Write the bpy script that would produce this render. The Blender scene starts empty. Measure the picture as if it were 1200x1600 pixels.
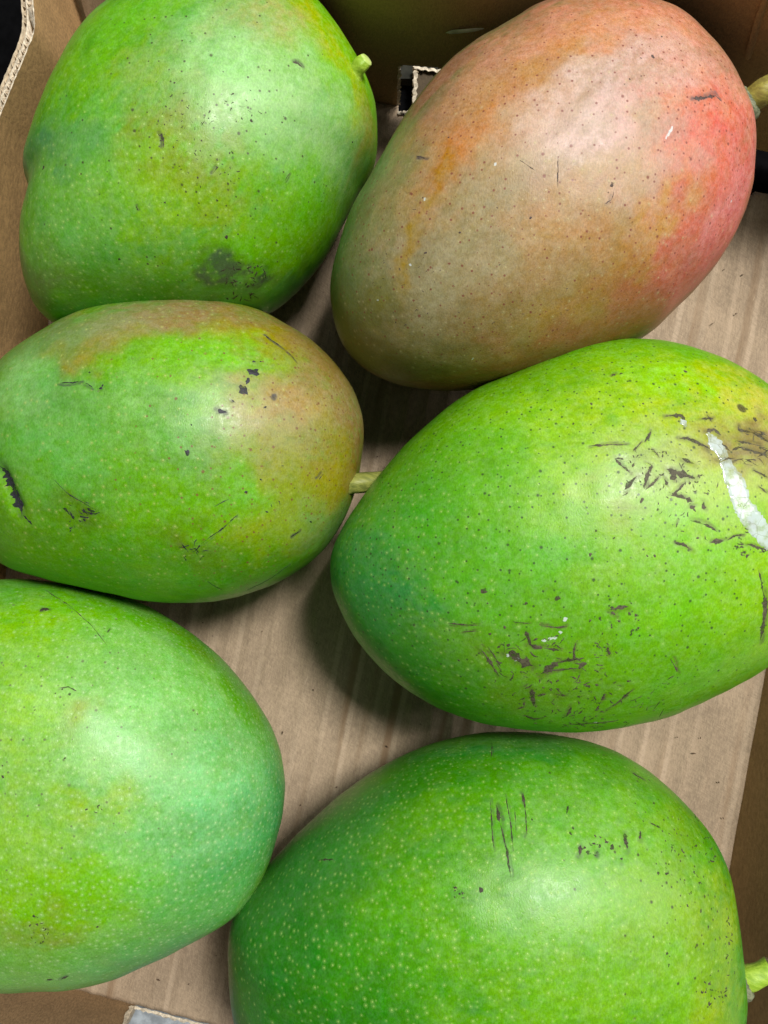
import bpy, bmesh, math, random
import numpy as np
from mathutils import Vector

# ------------------------------------------------------------------ camera, world, light
scene = bpy.context.scene
COL = scene.collection
CAM_H = 0.30          # camera 30 cm above the floor of the box, looking straight down
FPX = 1256.0          # focal length in pixels of the 1200 x 1600 photograph
cam_d = bpy.data.cameras.new('camera')
cam = bpy.data.objects.new('camera', cam_d)
COL.objects.link(cam)
cam.location = (0, 0, CAM_H)
cam_d.sensor_fit = 'VERTICAL'
cam_d.angle = 2 * math.atan(800 / FPX)
cam_d.clip_start = 0.01
cam_d.clip_end = 50
cam_d.dof.use_dof = True
cam_d.dof.focus_distance = 0.222
cam_d.dof.aperture_fstop = 26.0
scene.camera = cam

world = bpy.data.worlds.new('World')
scene.world = world
world.use_nodes = True
wb = world.node_tree.nodes['Background']
wb.inputs['Color'].default_value = (0.90, 0.96, 1.0, 1)
wb.inputs['Strength'].default_value = 0.115

def area(name, loc, target, sx, sy, power, col):
    l = bpy.data.lights.new(name, 'AREA')
    l.shape = 'RECTANGLE'
    l.size, l.size_y = sx, sy
    l.energy = power
    l.color = col
    o = bpy.data.objects.new(name, l)
    COL.objects.link(o)
    o.location = loc
    o.rotation_euler = (Vector(target) - Vector(loc)).to_track_quat('-Z', 'Y').to_euler()
    return o

area('ceiling_panel', (0.60, 0.66, 1.90), (0, 0, 0), 0.42, 0.36, 47, (1.0, 0.985, 0.95))
area('ceiling_panel', (0.30, 1.25, 1.9), (0, 0, 0), 1.4, 0.30, 9, (0.97, 0.99, 1.0))
area('wall_panel', (1.72, 0.40, 1.42), (0, 0, 0), 0.45, 1.2, 13, (0.97, 0.99, 1.0))

scene.view_settings.view_transform = 'Standard'
scene.view_settings.look = 'None'
scene.view_settings.exposure = 0.0
scene.view_settings.gamma = 1.0
scene.cycles.max_bounces = 8
scene.cycles.use_denoising = True

# ------------------------------------------------------------------ helpers
rng = np.random.default_rng(7)

def tag(o, label=None, cat=None, group=None, kind=None):
    for k, v in (('label', label), ('category', cat), ('group', group), ('kind', kind)):
        if v:
            o[k] = v
    return o

def mesh_obj(name, verts, faces, mats, parent=None, smooth=True, face_mats=None):
    me = bpy.data.meshes.new(name)
    me.from_pydata([tuple(map(float, v)) for v in verts], [], faces)
    for m in (mats if isinstance(mats, (list, tuple)) else [mats]):
        me.materials.append(m)
    if face_mats is not None:
        me.polygons.foreach_set('material_index', np.array(face_mats, dtype=np.int32))
    if smooth:
        me.polygons.foreach_set('use_smooth', np.ones(len(me.polygons), dtype=bool))
    me.update()
    o = bpy.data.objects.new(name, me)
    COL.objects.link(o)
    if parent:
        o.parent = parent
    return o

def hash3(i, j, k, seed):
    h = (i * 374761393 + j * 668265263 + k * 2147483647 + seed * 144665) & 0xFFFFFFFF
    h = ((h ^ (h >> 13)) * 1274126177) & 0xFFFFFFFF
    h = ((h ^ (h >> 15)) * 2246822519) & 0xFFFFFFFF
    return ((h ^ (h >> 16)) & 0xFFFFFF) / float(0x1000000)

def vnoise(P, size, seed=0):
    """value noise in -1..1; size is the lattice step in metres"""
    q = P / size + 100.0
    b = np.floor(q).astype(np.int64)
    f = q - b
    f = f * f * f * (f * (f * 6 - 15) + 10)
    r = 0
    for dx in (0, 1):
        wx = f[..., 0] if dx else 1 - f[..., 0]
        for dy in (0, 1):
            wy = f[..., 1] if dy else 1 - f[..., 1]
            for dz in (0, 1):
                wz = f[..., 2] if dz else 1 - f[..., 2]
                r = r + wx * wy * wz * hash3(b[..., 0] + dx, b[..., 1] + dy, b[..., 2] + dz, seed)
    return r * 2 - 1

def fbm(P, size, seed=0, octs=3):
    r, a, t = 0, 1.0, 0.0
    for o in range(octs):
        r = r + a * vnoise(P, size / 2 ** o, seed + o * 17)
        t += a
        a *= 0.55
    return r / t

def sstep(a, b, x):
    t = np.clip((x - a) / (b - a), 0, 1)
    return t * t * (3 - 2 * t)

def px(x, y, z):
    """a pixel of the 1200 x 1600 photograph as a point at height z"""
    d = CAM_H - z
    return Vector(((x - 600) / FPX * d, -(y - 800) / FPX * d, z))

# ------------------------------------------------------------------ node helpers
class N:
    def __init__(self, name):
        self.m = bpy.data.materials.new(name)
        self.m.use_nodes = True
        self.t = self.m.node_tree
        self.b = self.t.nodes['Principled BSDF']
    def n(self, typ, **kw):
        nd = self.t.nodes.new(typ)
        for k, v in kw.items():
            setattr(nd, k, v)
        return nd
    def link(self, a, b):
        self.t.links.new(a, b)
    def set(self, sock, v):
        if hasattr(v, 'is_output'):
            self.link(v, sock)
        else:
            sock.default_value = v
    def attr(self, name, out='Fac'):
        return self.n('ShaderNodeAttribute', attribute_name=name).outputs[out]
    def noise(self, vec, scale, detail=2, rough=0.5, out='Fac', dist=0.0):
        nd = self.n('ShaderNodeTexNoise')
        self.link(vec, nd.inputs['Vector'])
        nd.inputs['Scale'].default_value = scale
        nd.inputs['Detail'].default_value = detail
        nd.inputs['Roughness'].default_value = rough
        nd.inputs['Distortion'].default_value = dist
        return nd.outputs[out]
    def math(self, op, a, b=0.0, c=0.0, clamp=False):
        nd = self.n('ShaderNodeMath', operation=op, use_clamp=clamp)
        for s, v in zip(nd.inputs, (a, b, c)):
            self.set(s, v)
        return nd.outputs[0]
    def ramp(self, v, a, b, lo=0.0, hi=1.0):
        nd = self.n('ShaderNodeMapRange', interpolation_type='SMOOTHSTEP')
        self.set(nd.inputs['Value'], v)
        self.set(nd.inputs['From Min'], a)
        self.set(nd.inputs['From Max'], b)
        self.set(nd.inputs['To Min'], lo)
        self.set(nd.inputs['To Max'], hi)
        return nd.outputs[0]
    def mix(self, f, a, b, blend='MIX'):
        nd = self.n('ShaderNodeMix', data_type='RGBA', blend_type=blend)
        self.set(nd.inputs[0], f)
        for s, v in ((nd.inputs[6], a), (nd.inputs[7], b)):
            self.set(s, v if hasattr(v, 'is_output') else (*v, 1) if len(v) == 3 else v)
        return nd.outputs[2]
    def bump(self, h, strength, dist, normal=None):
        nd = self.n('ShaderNodeBump')
        self.link(h, nd.inputs['Height'])
        nd.inputs['Strength'].default_value = strength
        nd.inputs['Distance'].default_value = dist
        if normal:
            self.link(normal, nd.inputs['Normal'])
        return nd.outputs[0]
    def coord(self, out='Object'):
        return self.n('ShaderNodeTexCoord').outputs[out]
    def mapping(self, vec, scale=(1, 1, 1), rot=(0, 0, 0)):
        """turn first, then stretch"""
        for key, v in (('Rotation', rot), ('Scale', scale)):
            nd = self.n('ShaderNodeMapping')
            self.link(vec, nd.inputs['Vector'])
            nd.inputs[key].default_value = v
            vec = nd.outputs[0]
        return vec

def kraft(name, col, rough=0.75, rot=0.0, specks=1.0, stripes=0.0, var=1.0):
    """kraft paper liner: fine fibres, pressed lines over the flutes, cloudy tone, specks, rubbed scuffs"""
    k = N(name)
    co = k.coord()
    fib = k.noise(k.mapping(co, (3200, 420, 900), (0, 0, rot)), 1.0, 3, 0.65)
    fib2 = k.noise(k.mapping(co, (420, 3000, 900), (0, 0, rot + 0.4)), 1.0, 3, 0.65)
    cloud = k.noise(co, 38, 5, 0.6)
    f = k.math('ADD', k.math('MULTIPLY', fib, 0.42), k.math('MULTIPLY', fib2, 0.28))
    f = k.math('ADD', f, k.math('MULTIPLY', cloud, 0.30))
    lo = tuple(c * (1 - 0.30 * var) for c in col)
    hi = tuple(min(1, c * (1 + 0.26 * var)) for c in col)
    c = k.mix(k.ramp(f, 0.36, 0.64), lo, hi)
    h = f
    if stripes:
        # rubbed pale lines where the liner rides over the flutes; brown glue lines between some of them
        sp = k.mapping(co, (1, 1, 1), (0, 0, rot))
        nd = k.n('ShaderNodeSeparateXYZ'); k.link(sp, nd.inputs[0])
        wob = k.math('MULTIPLY', k.math('SUBTRACT', k.noise(co, 22, 2, 0.5), 0.5), 0.0030)
        ph = k.math('ADD', nd.outputs[0], wob)
        sn = k.math('SINE', k.math('MULTIPLY', ph, 2 * math.pi / 0.0092))
        sn2 = k.math('SINE', k.math('ADD', k.math('MULTIPLY', ph, 2 * math.pi / 0.0092), 1.9))
        pres = k.ramp(k.noise(k.mapping(co, (55, 9, 20), (0, 0, rot)), 1.0, 2, 0.5), 0.38, 0.66)
        brk = k.ramp(fib2, 0.30, 0.62, 0.45, 1.0)
        line = k.math('MULTIPLY', k.math('MULTIPLY', k.ramp(sn, 0.62, 0.95), pres), brk)
        pres2 = k.ramp(k.noise(k.mapping(co, (70, 7, 20), (0, 0, rot)), 1.0, 2, 0.5), 0.52, 0.68)
        dark = k.math('MULTIPLY', k.ramp(sn2, 0.1, 0.95), pres2)
        c = k.mix(k.math('MULTIPLY', line, 0.52 * stripes), c, tuple(min(1, x * 1.45 + 0.05) for x in col))
        c = k.mix(k.math('MULTIPLY', dark, 0.7 * stripes), c, (col[0] * 0.62, col[1] * 0.50, col[2] * 0.38))
        h = k.math('ADD', f, k.math('MULTIPLY', sn, 0.35))
    sp = k.noise(k.mapping(co, (800, 460, 700), (0, 0, 1.0)), 1.0, 2, 0.5)
    c = k.mix(k.math('MULTIPLY', k.ramp(sp, 0.74, 0.79), 0.6 * specks), c, (0.05, 0.03, 0.02))
    sp2 = k.noise(k.mapping(co, (900, 120, 700), (0, 0, 0.5)), 1.0, 2, 0.5)
    c = k.mix(k.math('MULTIPLY', k.ramp(sp2, 0.72, 0.80), 0.35), c, tuple(min(1, x * 1.5 + 0.06) for x in col))
    k.link(c, k.b.inputs['Base Color'])
    k.b.inputs['Roughness'].default_value = rough
    k.b.inputs['Specular IOR Level'].default_value = 0.25
    k.link(k.bump(h, 0.5, 0.0004), k.b.inputs['Normal'])
    return k.m

def plain(name, col, rough, var=0.25, scale=300, spec=0.4):
    k = N(name)
    co = k.coord()
    f = k.noise(co, scale, 4, 0.6)
    c = k.mix(k.ramp(f, 0.3, 0.7), tuple(x * (1 - var) for x in col), tuple(min(1, x * (1 + var)) for x in col))
    k.link(c, k.b.inputs['Base Color'])
    k.b.inputs['Roughness'].default_value = rough
    k.b.inputs['Specular IOR Level'].default_value = spec
    k.link(k.bump(f, 0.3, 0.0003), k.b.inputs['Normal'])
    return k.m

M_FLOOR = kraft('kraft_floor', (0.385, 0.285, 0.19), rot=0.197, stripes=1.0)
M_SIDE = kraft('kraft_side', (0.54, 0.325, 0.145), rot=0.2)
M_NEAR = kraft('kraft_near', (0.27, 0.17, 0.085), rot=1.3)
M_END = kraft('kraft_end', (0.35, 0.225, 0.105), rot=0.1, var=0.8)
M_TORN = plain('torn_paper_edge', (0.62, 0.53, 0.40), 0.85, 0.35, 900, 0.2)
M_FLUTE = plain('flute_paper', (0.52, 0.42, 0.29), 0.85, 0.3, 700, 0.2)
M_MAT = plain('black_rubber', (0.003, 0.003, 0.0033), 0.9, 0.3, 200, 0.03)
M_CONC = plain('grey_concrete', (0.33, 0.36, 0.38), 0.8, 0.3, 260, 0.3)
M_DARK = kraft('kraft_dark', (0.075, 0.052, 0.028))
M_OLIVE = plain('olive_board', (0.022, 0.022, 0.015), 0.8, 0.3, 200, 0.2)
M_GLUE = plain('shiny_scuff', (0.42, 0.38, 0.36), 0.25, 0.2, 300, 0.6)

# ------------------------------------------------------------------ ground
T = 0.0045                                     # thickness of the board
g = mesh_obj('ground', [(-3, -3, -0.0085), (3, -3, -0.0085), (3, 3, -0.0085), (-3, 3, -0.0085)], [(0, 1, 2, 3)], M_CONC)
tag(g, kind='structure')

def slab(x0, y0, x1, y1, z0, z1):
    v = [(x, y, z) for z in (z0, z1) for x, y in ((x0, y0), (x1, y0), (x1, y1), (x0, y1))]
    f = [(3, 2, 1, 0), (4, 5, 6, 7)] + [(i, (i + 1) % 4, 4 + (i + 1) % 4, 4 + i) for i in range(4)]
    return v, f

v, f = slab(-0.60, -0.165, 0.55, 0.60, -0.0084, -T - 0.0002)
mat = mesh_obj('floor_mat', v, f, M_MAT, smooth=False)
tag(mat, kind='structure')

# ------------------------------------------------------------------ the cardboard box
box = bpy.data.objects.new('cardboard_box', None)
COL.objects.link(box)
box.location = (0, 0, 0)
tag(box, 'open brown corrugated cardboard box holding all six mangoes', 'box')

LW = [(-0.1655, -0.1657), (-0.1255, 0.075), (-0.1172, 0.119), (-0.1058, 0.1465), (-0.1100, 0.190)]
TL, TR = (-0.1062, 0.1690), (0.1764, 0.1254)
BL, BR = (-0.1655, -0.1657), (0.1105, -0.2375)

def panel(name, pts, heights, mats, lean=0.0, holes=(), thick=T, parent=box, nz=None, step=0.0022, rough_edge=0.0, wob=0.0, seed=1):
    """an upright board along the plan polyline pts (inside face), board thickness outward on its left side;
    holes are (s0, s1, z0, z1, corner radius) cut right through"""
    pts = [Vector(p) for p in pts]
    seg = [(pts[i + 1] - pts[i]).length for i in range(len(pts) - 1)]
    L = sum(seg)
    ns = max(2, int(L / step))
    acc = np.concatenate([[0], np.cumsum(seg)])
    ss = np.linspace(0, L, ns + 1)
    X = np.interp(ss, acc, [p.x for p in pts])
    Y = np.interp(ss, acc, [p.y for p in pts])
    if len(pts) > 2:
        ker = np.ones(5) / 5
        Xp = np.concatenate([[X[0]] * 2, X, [X[-1]] * 2]); Yp = np.concatenate([[Y[0]] * 2, Y, [Y[-1]] * 2])
        X = np.convolve(Xp, ker, 'valid'); Y = np.convolve(Yp, ker, 'valid')
    dx, dy = np.gradient(X), np.gradient(Y)
    ln = np.hypot(dx, dy)
    nx, ny = -dy / ln, dx / ln                      # left of travel = outward
    Hs = np.interp(ss, np.linspace(0, L, len(heights)), heights)
    nz = nz or max(2, int(max(heights) / step))
    zz = np.linspace(0, 1, nz + 1)
    keep = np.ones((ns, nz), bool)
    jit = np.random.default_rng(seed)
    sc = (ss[:-1] + ss[1:]) / 2
    for h in holes:
        for i in range(ns):
            for j in range(nz):
                z = (zz[j] + zz[j + 1]) / 2 * Hs[i]
                r = h[4]
                cx = min(max(sc[i], h[0] + r), h[1] - r); cz = min(max(z, h[2] + r), h[3] - r)
                if h[0] <= sc[i] <= h[1] and h[2] <= z <= h[3] and math.hypot(sc[i] - cx, z - cz) <= r * 1.05 + 1e-6:
                    keep[i, j] = False
    V = []
    for side in (0, 1):
        for i in range(ns + 1):
            for j in range(nz + 1):
                z = zz[j] * Hs[i] if j else -0.004
                off = side * thick + lean * z
                e = jit.normal(0, rough_edge) if rough_edge else 0
                w = wob * math.sin(ss[i] * 55 + z * 40 + seed) * zz[j]
                V.append((X[i] + nx[i] * (off + w), Y[i] + ny[i] * (off + w), z + e * (j == nz)))
    K = (ns + 1) * (nz + 1)
    idx = lambda s, i, j: s * K + i * (nz + 1) + j
    F, FM = [], []
    k2 = lambda i, j: 0 <= i < ns and 0 <= j < nz and keep[i, j]
    for i in range(ns):
        for j in range(nz):
            if not keep[i, j]:
                continue
            F.append((idx(0, i, j), idx(0, i + 1, j), idx(0, i + 1, j + 1), idx(0, i, j + 1))); FM.append(0)
            F.append((idx(1, i, j + 1), idx(1, i + 1, j + 1), idx(1, i + 1, j), idx(1, i, j))); FM.append(0)
            for (di, dj, a, b) in ((-1, 0, (i, j), (i, j + 1)), (1, 0, (i + 1, j + 1), (i + 1, j)), (0, -1, (i + 1, j), (i, j)), (0, 1, (i, j + 1), (i + 1, j + 1))):
                if not k2(i + di, j + dj):
                    F.append((idx(0, *a), idx(0, *b), idx(1, *b), idx(1, *a))); FM.append(1)
    o = mesh_obj(name, V, F, mats, parent, smooth=False, face_mats=FM)
    return o

def along(a, b, x):
    """distance from a along a-b at which the line has abscissa x"""
    t = (x - a[0]) / (b[0] - a[0])
    return t * math.hypot(b[0] - a[0], b[1] - a[1])

# floor of the box: fluted board with ridges, vents cut at its edges
def bottom_panel():
    n1, n2 = 470, 230
    u = np.linspace(0, 1, n1 + 1)[:, None]
    w = np.linspace(0, 1, n2 + 1)[None]
    q = [np.array(p) for p in (BL, BR, TR, (-0.128, TL[1] + 0.0038))]
    XY = ((1 - u) * (1 - w))[..., None] * q[0] + (u * (1 - w))[..., None] * q[1] + (u * w)[..., None] * q[2] + ((1 - u) * w)[..., None] * q[3]
    P = np.concatenate([XY, np.zeros(XY.shape[:2] + (1,))], -1)
    across = P[..., 0] - 0.20 * P[..., 1]
    ph = across / 0.0082 * 2 * np.pi + 1.2 * vnoise(P, 0.03, 5)
    amp = 0.00050 * (0.55 + 0.6 * vnoise(P * np.array([1, .35, 1]), 0.02, 9))
    z = amp * (1 - np.abs(np.sin(ph / 2)) * 2) + 0.00035 * fbm(P, 0.03, 3)
    # cross wrinkles where the liner has buckled, lower right of the pink mango
    wr = np.exp(-(((P[..., 0] - 0.125) / 0.03) ** 2 + ((P[..., 1] - 0.095) / 0.03) ** 2))
    z = z + 0.0006 * wr * vnoise(P * np.array([.35, 1, 1]), 0.006, 21)
    P[..., 2] = z - 0.0008
    keep = np.ones((n1, n2), bool)
    lw = np.array(LW)
    C = (XY[:-1, :-1] + XY[1:, 1:]) / 2
    jag = vnoise(np.concatenate([C * 1.0, np.zeros(C.shape[:2] + (1,))], -1), 0.003, 2) * 0.0007
    # vent notches along the far wall and one along the near wall
    def cut(x0, x1, y0, y1):
        keep[(C[..., 0] > x0) & (C[..., 0] < x1 + jag) & (C[..., 1] > y0 + jag) & (C[..., 1] < y1)] = False
    cut(0.0052, 0.052, 0.1486, 0.2)
    cut(0.1350, 0.190, 0.1192, 0.2)
    keep[C[..., 0] < np.interp(C[..., 1], lw[:, 1], lw[:, 0]) + 0.0003] = False
    k = n1 + 1
    K = k * (n2 + 1)
    Pb = P.copy(); Pb[..., 2] = -T
    V = np.concatenate([P.transpose(1, 0, 2).reshape(-1, 3), Pb.transpose(1, 0, 2).reshape(-1, 3)])
    idx = lambda s, i, j: s * K + j * k + i
    F, FM = [], []
    for i in range(n1):
        for j in range(n2):
            if not keep[i, j]:
                continue
            F.append((idx(0, i, j), idx(0, i + 1, j), idx(0, i + 1, j + 1), idx(0, i, j + 1))); FM.append(0)
            for (di, dj, a, b) in ((-1, 0, (i, j), (i, j + 1)), (1, 0, (i + 1, j + 1), (i + 1, j)), (0, -1, (i + 1, j), (i, j)), (0, 1, (i, j + 1), (i + 1, j + 1))):
                ii, jj = i + di, j + dj
                if not (0 <= ii < n1 and 0 <= jj < n2 and keep[ii, jj]):
                    F.append((idx(0, *a), idx(0, *b), idx(1, *b), idx(1, *a))); FM.append(1)
    return mesh_obj('bottom_panel', V, F, [M_FLOOR, M_TORN], box, True, FM)
bottom_panel()


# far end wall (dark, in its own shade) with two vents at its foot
def span(a, b, xa, xb):
    p, q = along(a, b, xa), along(a, b, xb)
    return min(p, q), max(p, q)
def bulged(x):
    y = TL[1] + (TR[1] - TL[1]) * (x - TL[0]) / (TR[0] - TL[0])
    return (x, y + 0.019 * math.exp(-((x - 0.075) / 0.034) ** 2) + 0.014 * math.exp(-((x + 0.058) / 0.024) ** 2))
FAR = [bulged(x) for x in np.linspace(-0.072, 0.168, 40)] + [TR]
def span_far(xa, xb):
    a = np.array(FAR)
    acc = np.concatenate([[0], np.cumsum(np.hypot(*np.diff(a, axis=0).T))])
    return tuple(np.interp([xa, xb], a[:, 0], acc))
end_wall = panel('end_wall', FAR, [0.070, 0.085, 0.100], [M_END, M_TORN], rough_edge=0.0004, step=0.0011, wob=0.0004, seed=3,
                 holes=[(*span_far(0.0048, 0.0520), -1, 0.0265, 0.003), (*span_far(0.1330, 0.1720), -1, 0.012, 0.003)])
# near end wall with the vent that shows the grey ground
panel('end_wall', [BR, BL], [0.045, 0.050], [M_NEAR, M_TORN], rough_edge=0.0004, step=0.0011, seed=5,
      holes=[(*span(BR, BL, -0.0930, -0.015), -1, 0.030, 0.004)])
# right side wall, low
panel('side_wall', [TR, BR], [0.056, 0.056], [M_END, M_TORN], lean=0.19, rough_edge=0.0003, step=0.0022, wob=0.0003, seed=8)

# flap glued over the far wall at the right corner, its free edge standing off a little
fa, fb = (0.0790, 0.1565), (0.1740, 0.1228)
FL = [(x, bulged(x)[1] - 0.0034) for x in np.linspace(0.079, 0.174, 20)]
panel('corner_flap', FL, [0.094, 0.096], [M_END, M_TORN], thick=0.0022, rough_edge=0.0004, step=0.0018, wob=0.0005, seed=12,
      holes=[(0.055, 0.105, -1, 0.012, 0.003)])
# flap of the left wall folded round the corner, leaning back so that it catches the light
panel('corner_flap', [(-0.1074, 0.1668), (-0.0960, 0.1655), (-0.0700, 0.1630)], [0.060, 0.060, 0.060], [M_FLOOR, M_TORN], lean=0.55, thick=T, rough_edge=0.0004, step=0.0015, seed=31)
# creased strip on the flap
cr = [px(1204, 54, 0.083), px(1186, 92, 0.072), px(1168, 146, 0.056)]
cv, cf = [], []
for i, p in enumerate(cr):
    yy = bulged(p.x)[1] - 0.0036
    for k, (ox, oy) in enumerate(((-0.0011, 0.0), (0.0, -0.0009), (0.0011, 0.0))):
        cv.append((p.x + ox, yy - 0.0006 + oy, p.z))
for i in range(2):
    for k in range(2):
        cf.append((i * 3 + k, i * 3 + k + 1, i * 3 + k + 4, i * 3 + k + 3))
mesh_obj('crease', cv, cf, M_END, box)
# pale slit scuffed into the far wall
def on_end(x, y):
    k = (0.1529 - 0.0017) / ((800 - y) + 0.156 * (x - 600))
    return Vector(((x - 600) * k, (800 - y) * k + 0.002, CAM_H - FPX * k))
top_e = [(696, 61), (706, 57), (722, 56), (742, 54), (756, 54)]
bot_e = [(698, 62), (706, 63), (722, 61), (742, 58), (756, 56)]
sv = [on_end(*p) for p in top_e] + [on_end(*p) for p in bot_e]
for i in range(5):
    mid = Vector((0, -0.0007, 0)) if i in (1, 2, 3) else Vector((0, 0, 0))
    sv.append((sv[i] + sv[i + 5]) / 2 + mid)
sf = []
for i in range(4):
    sf += [(i, i + 1, 11 + i, 10 + i), (10 + i, 11 + i, 6 + i, 5 + i)]
mesh_obj('paper_sliver', sv, sf, M_GLUE, box)

# left side wall: double board whose cut top edge shows liners and flutes
side = panel('side_wall', LW, [0.052, 0.054, 0.055, 0.056], [M_SIDE, M_TORN], thick=0.0004, rough_edge=0.00012, step=0.0012, nz=24, wob=0.0002, seed=2)

def ribbon(name, off, amp, period, z0, z1, mat, thick=0.00025, s_from=0.16, skip=(), step=0.0003, jitter=0.0003, seed=0, smooth=True):
    pts = [Vector(p) for p in LW]
    seg = [(pts[i + 1] - pts[i]).length for i in range(4)]
    acc = np.concatenate([[0], np.cumsum(seg)])
    ss = np.arange(s_from, acc[-1], step)
    X = np.interp(ss, acc, [p.x for p in pts]); Y = np.interp(ss, acc, [p.y for p in pts])
    n = int(0.006 / step)
    Xp = np.concatenate([[X[0]] * n, X, [X[-1]] * n]); Yp = np.concatenate([[Y[0]] * n, Y, [Y[-1]] * n])
    X = np.convolve(Xp, np.ones(2 * n + 1) / (2 * n + 1), 'valid'); Y = np.convolve(Yp, np.ones(2 * n + 1) / (2 * n + 1), 'valid')
    dx, dy = np.gradient(X), np.gradient(Y)
    dx[:n] = dx[n]; dy[:n] = dy[n]; dx[-n:] = dx[-n]; dy[-n:] = dy[-n]
    ln = np.hypot(dx, dy); nx, ny = -dy / ln, dx / ln
    r = np.random.default_rng(seed)
    ph = np.cumsum(np.full(len(ss), step) * (1 + 0.12 * np.interp(ss, np.linspace(0, 0.4, 60), r.normal(0, 1, 60)))) / period * 2 * np.pi
    o = off + amp * np.sin(ph)
    zt = z1 + np.interp(ss, np.arange(0, 0.4, 0.0012), r.normal(0, jitter, len(np.arange(0, 0.4, 0.0012))))
    V = []
    for t in (0, thick):
        for k in range(len(ss)):
            for z in (z0, zt[k]):
                V.append((X[k] + nx[k] * (o[k] + t), Y[k] + ny[k] * (o[k] + t), z))
    m = len(ss)
    F = []
    for k in range(m - 1):
        if any(a < ss[k] < b for a, b in skip):
            continue
        a, b = k * 2, (k + 1) * 2
        c, d = (m + k) * 2, (m + k + 1) * 2
        F += [(a, b, b + 1, a + 1), (c + 1, d + 1, d, c), (a + 1, b + 1, d + 1, c + 1)]
    return mesh_obj(name, V, F, mat, side, smooth)
KINK = 0.1655 * 0 + 0.3165
ribbon('fluting', 0.00140, 0.00080, 0.0023, 0.024, 0.0549, M_TORN, jitter=0.00012, skip=((KINK + 0.000, KINK + 0.009),), seed=1)
ribbon('liner', 0.0023, 0.0, 1, 0.024, 0.0550, M_TORN, thick=0.0003, jitter=0.0001, seed=2)
ribbon('fluting', 0.0032, 0.00058, 0.0028, 0.024, 0.0543, M_FLUTE, jitter=0.00015, skip=((KINK - 0.002, KINK + 0.004),), seed=3)
ribbon('liner', 0.0039, 0.00004, 0.006, 0.0, 0.0546, M_FLUTE, thick=0.0003, jitter=0.0001, seed=4)
# scrap of white liner torn loose at the bend of the wall
b0 = Vector((-0.1075, 0.1500, 0.0545))
tv = [b0 + Vector(p) for p in ((-0.0016, 0.0030, 0), (-0.0006, 0.0036, 0.0006), (0.0016, -0.0016, 0.0012), (0.0006, -0.0026, 0.0004), (-0.0014, 0.0028, -0.004), (0.0008, -0.0022, -0.004))]
mesh_obj('torn_scrap', tv, [(0, 1, 2, 3), (0, 3, 5, 4)], M_TORN, side)

def torn_strip(pts, across, width, parent, seed=1, n=26, thick=0.0006):
    """ragged pale fibres along a cut edge of the board: three rows of points, uneven"""
    r = np.random.default_rng(seed)
    P = np.array([tuple(p) for p in pts], float)
    acc = np.concatenate([[0], np.cumsum(np.linalg.norm(np.diff(P, axis=0), axis=1))])
    t = np.linspace(0, acc[-1], n)
    C = np.stack([np.interp(t, acc, P[:, i]) for i in range(3)], 1)
    a = np.array(across, float); a /= np.linalg.norm(a)
    V, F = [], []
    for row, (k, h) in enumerate(((0, 0), (0.5, thick), (1, 0))):
        for c in C:
            V.append(tuple(c + a * (width * k * (0.6 + 0.8 * r.random()) + r.normal(0, 0.00012)) + np.array([0, 0, h + r.normal(0, 0.00012)])))
    for row in range(2):
        for i in range(n - 1):
            F.append((row * n + i, row * n + i + 1, (row + 1) * n + i + 1, (row + 1) * n + i))
    return mesh_obj('torn_edge', V, F, M_TORN, parent, False)
yw = lambda x: bulged(x)[1]
torn_strip([(0.0048, yw(0.0048) - 0.0006, z) for z in (0.0, 0.013, 0.0262)], (1, 0.3, 0), 0.0011, end_wall, 3)
torn_strip([(0.0052, 0.1484, 0.0002), (0.018, 0.1484, 0.0002)], (0, 1, 0), 0.0009, end_wall, 4)
bl = lambda x: BL[1] + (BR[1] - BL[1]) * (x - BL[0]) / (BR[0] - BL[0])
near_wall = [o for o in box.children if o.name.startswith('end_wall')][-1]
torn_strip([(-0.0928, bl(-0.0928) + 0.0007, z) for z in (0.0005, 0.012, 0.029)], (-1, 0.2, 0), 0.0016, near_wall, 5)
torn_strip([(x, bl(x) + 0.0003, 0.0001) for x in (-0.093, -0.075, -0.05, -0.03)], (0, -1, 0), 0.0012, near_wall, 6, 60)

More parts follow.
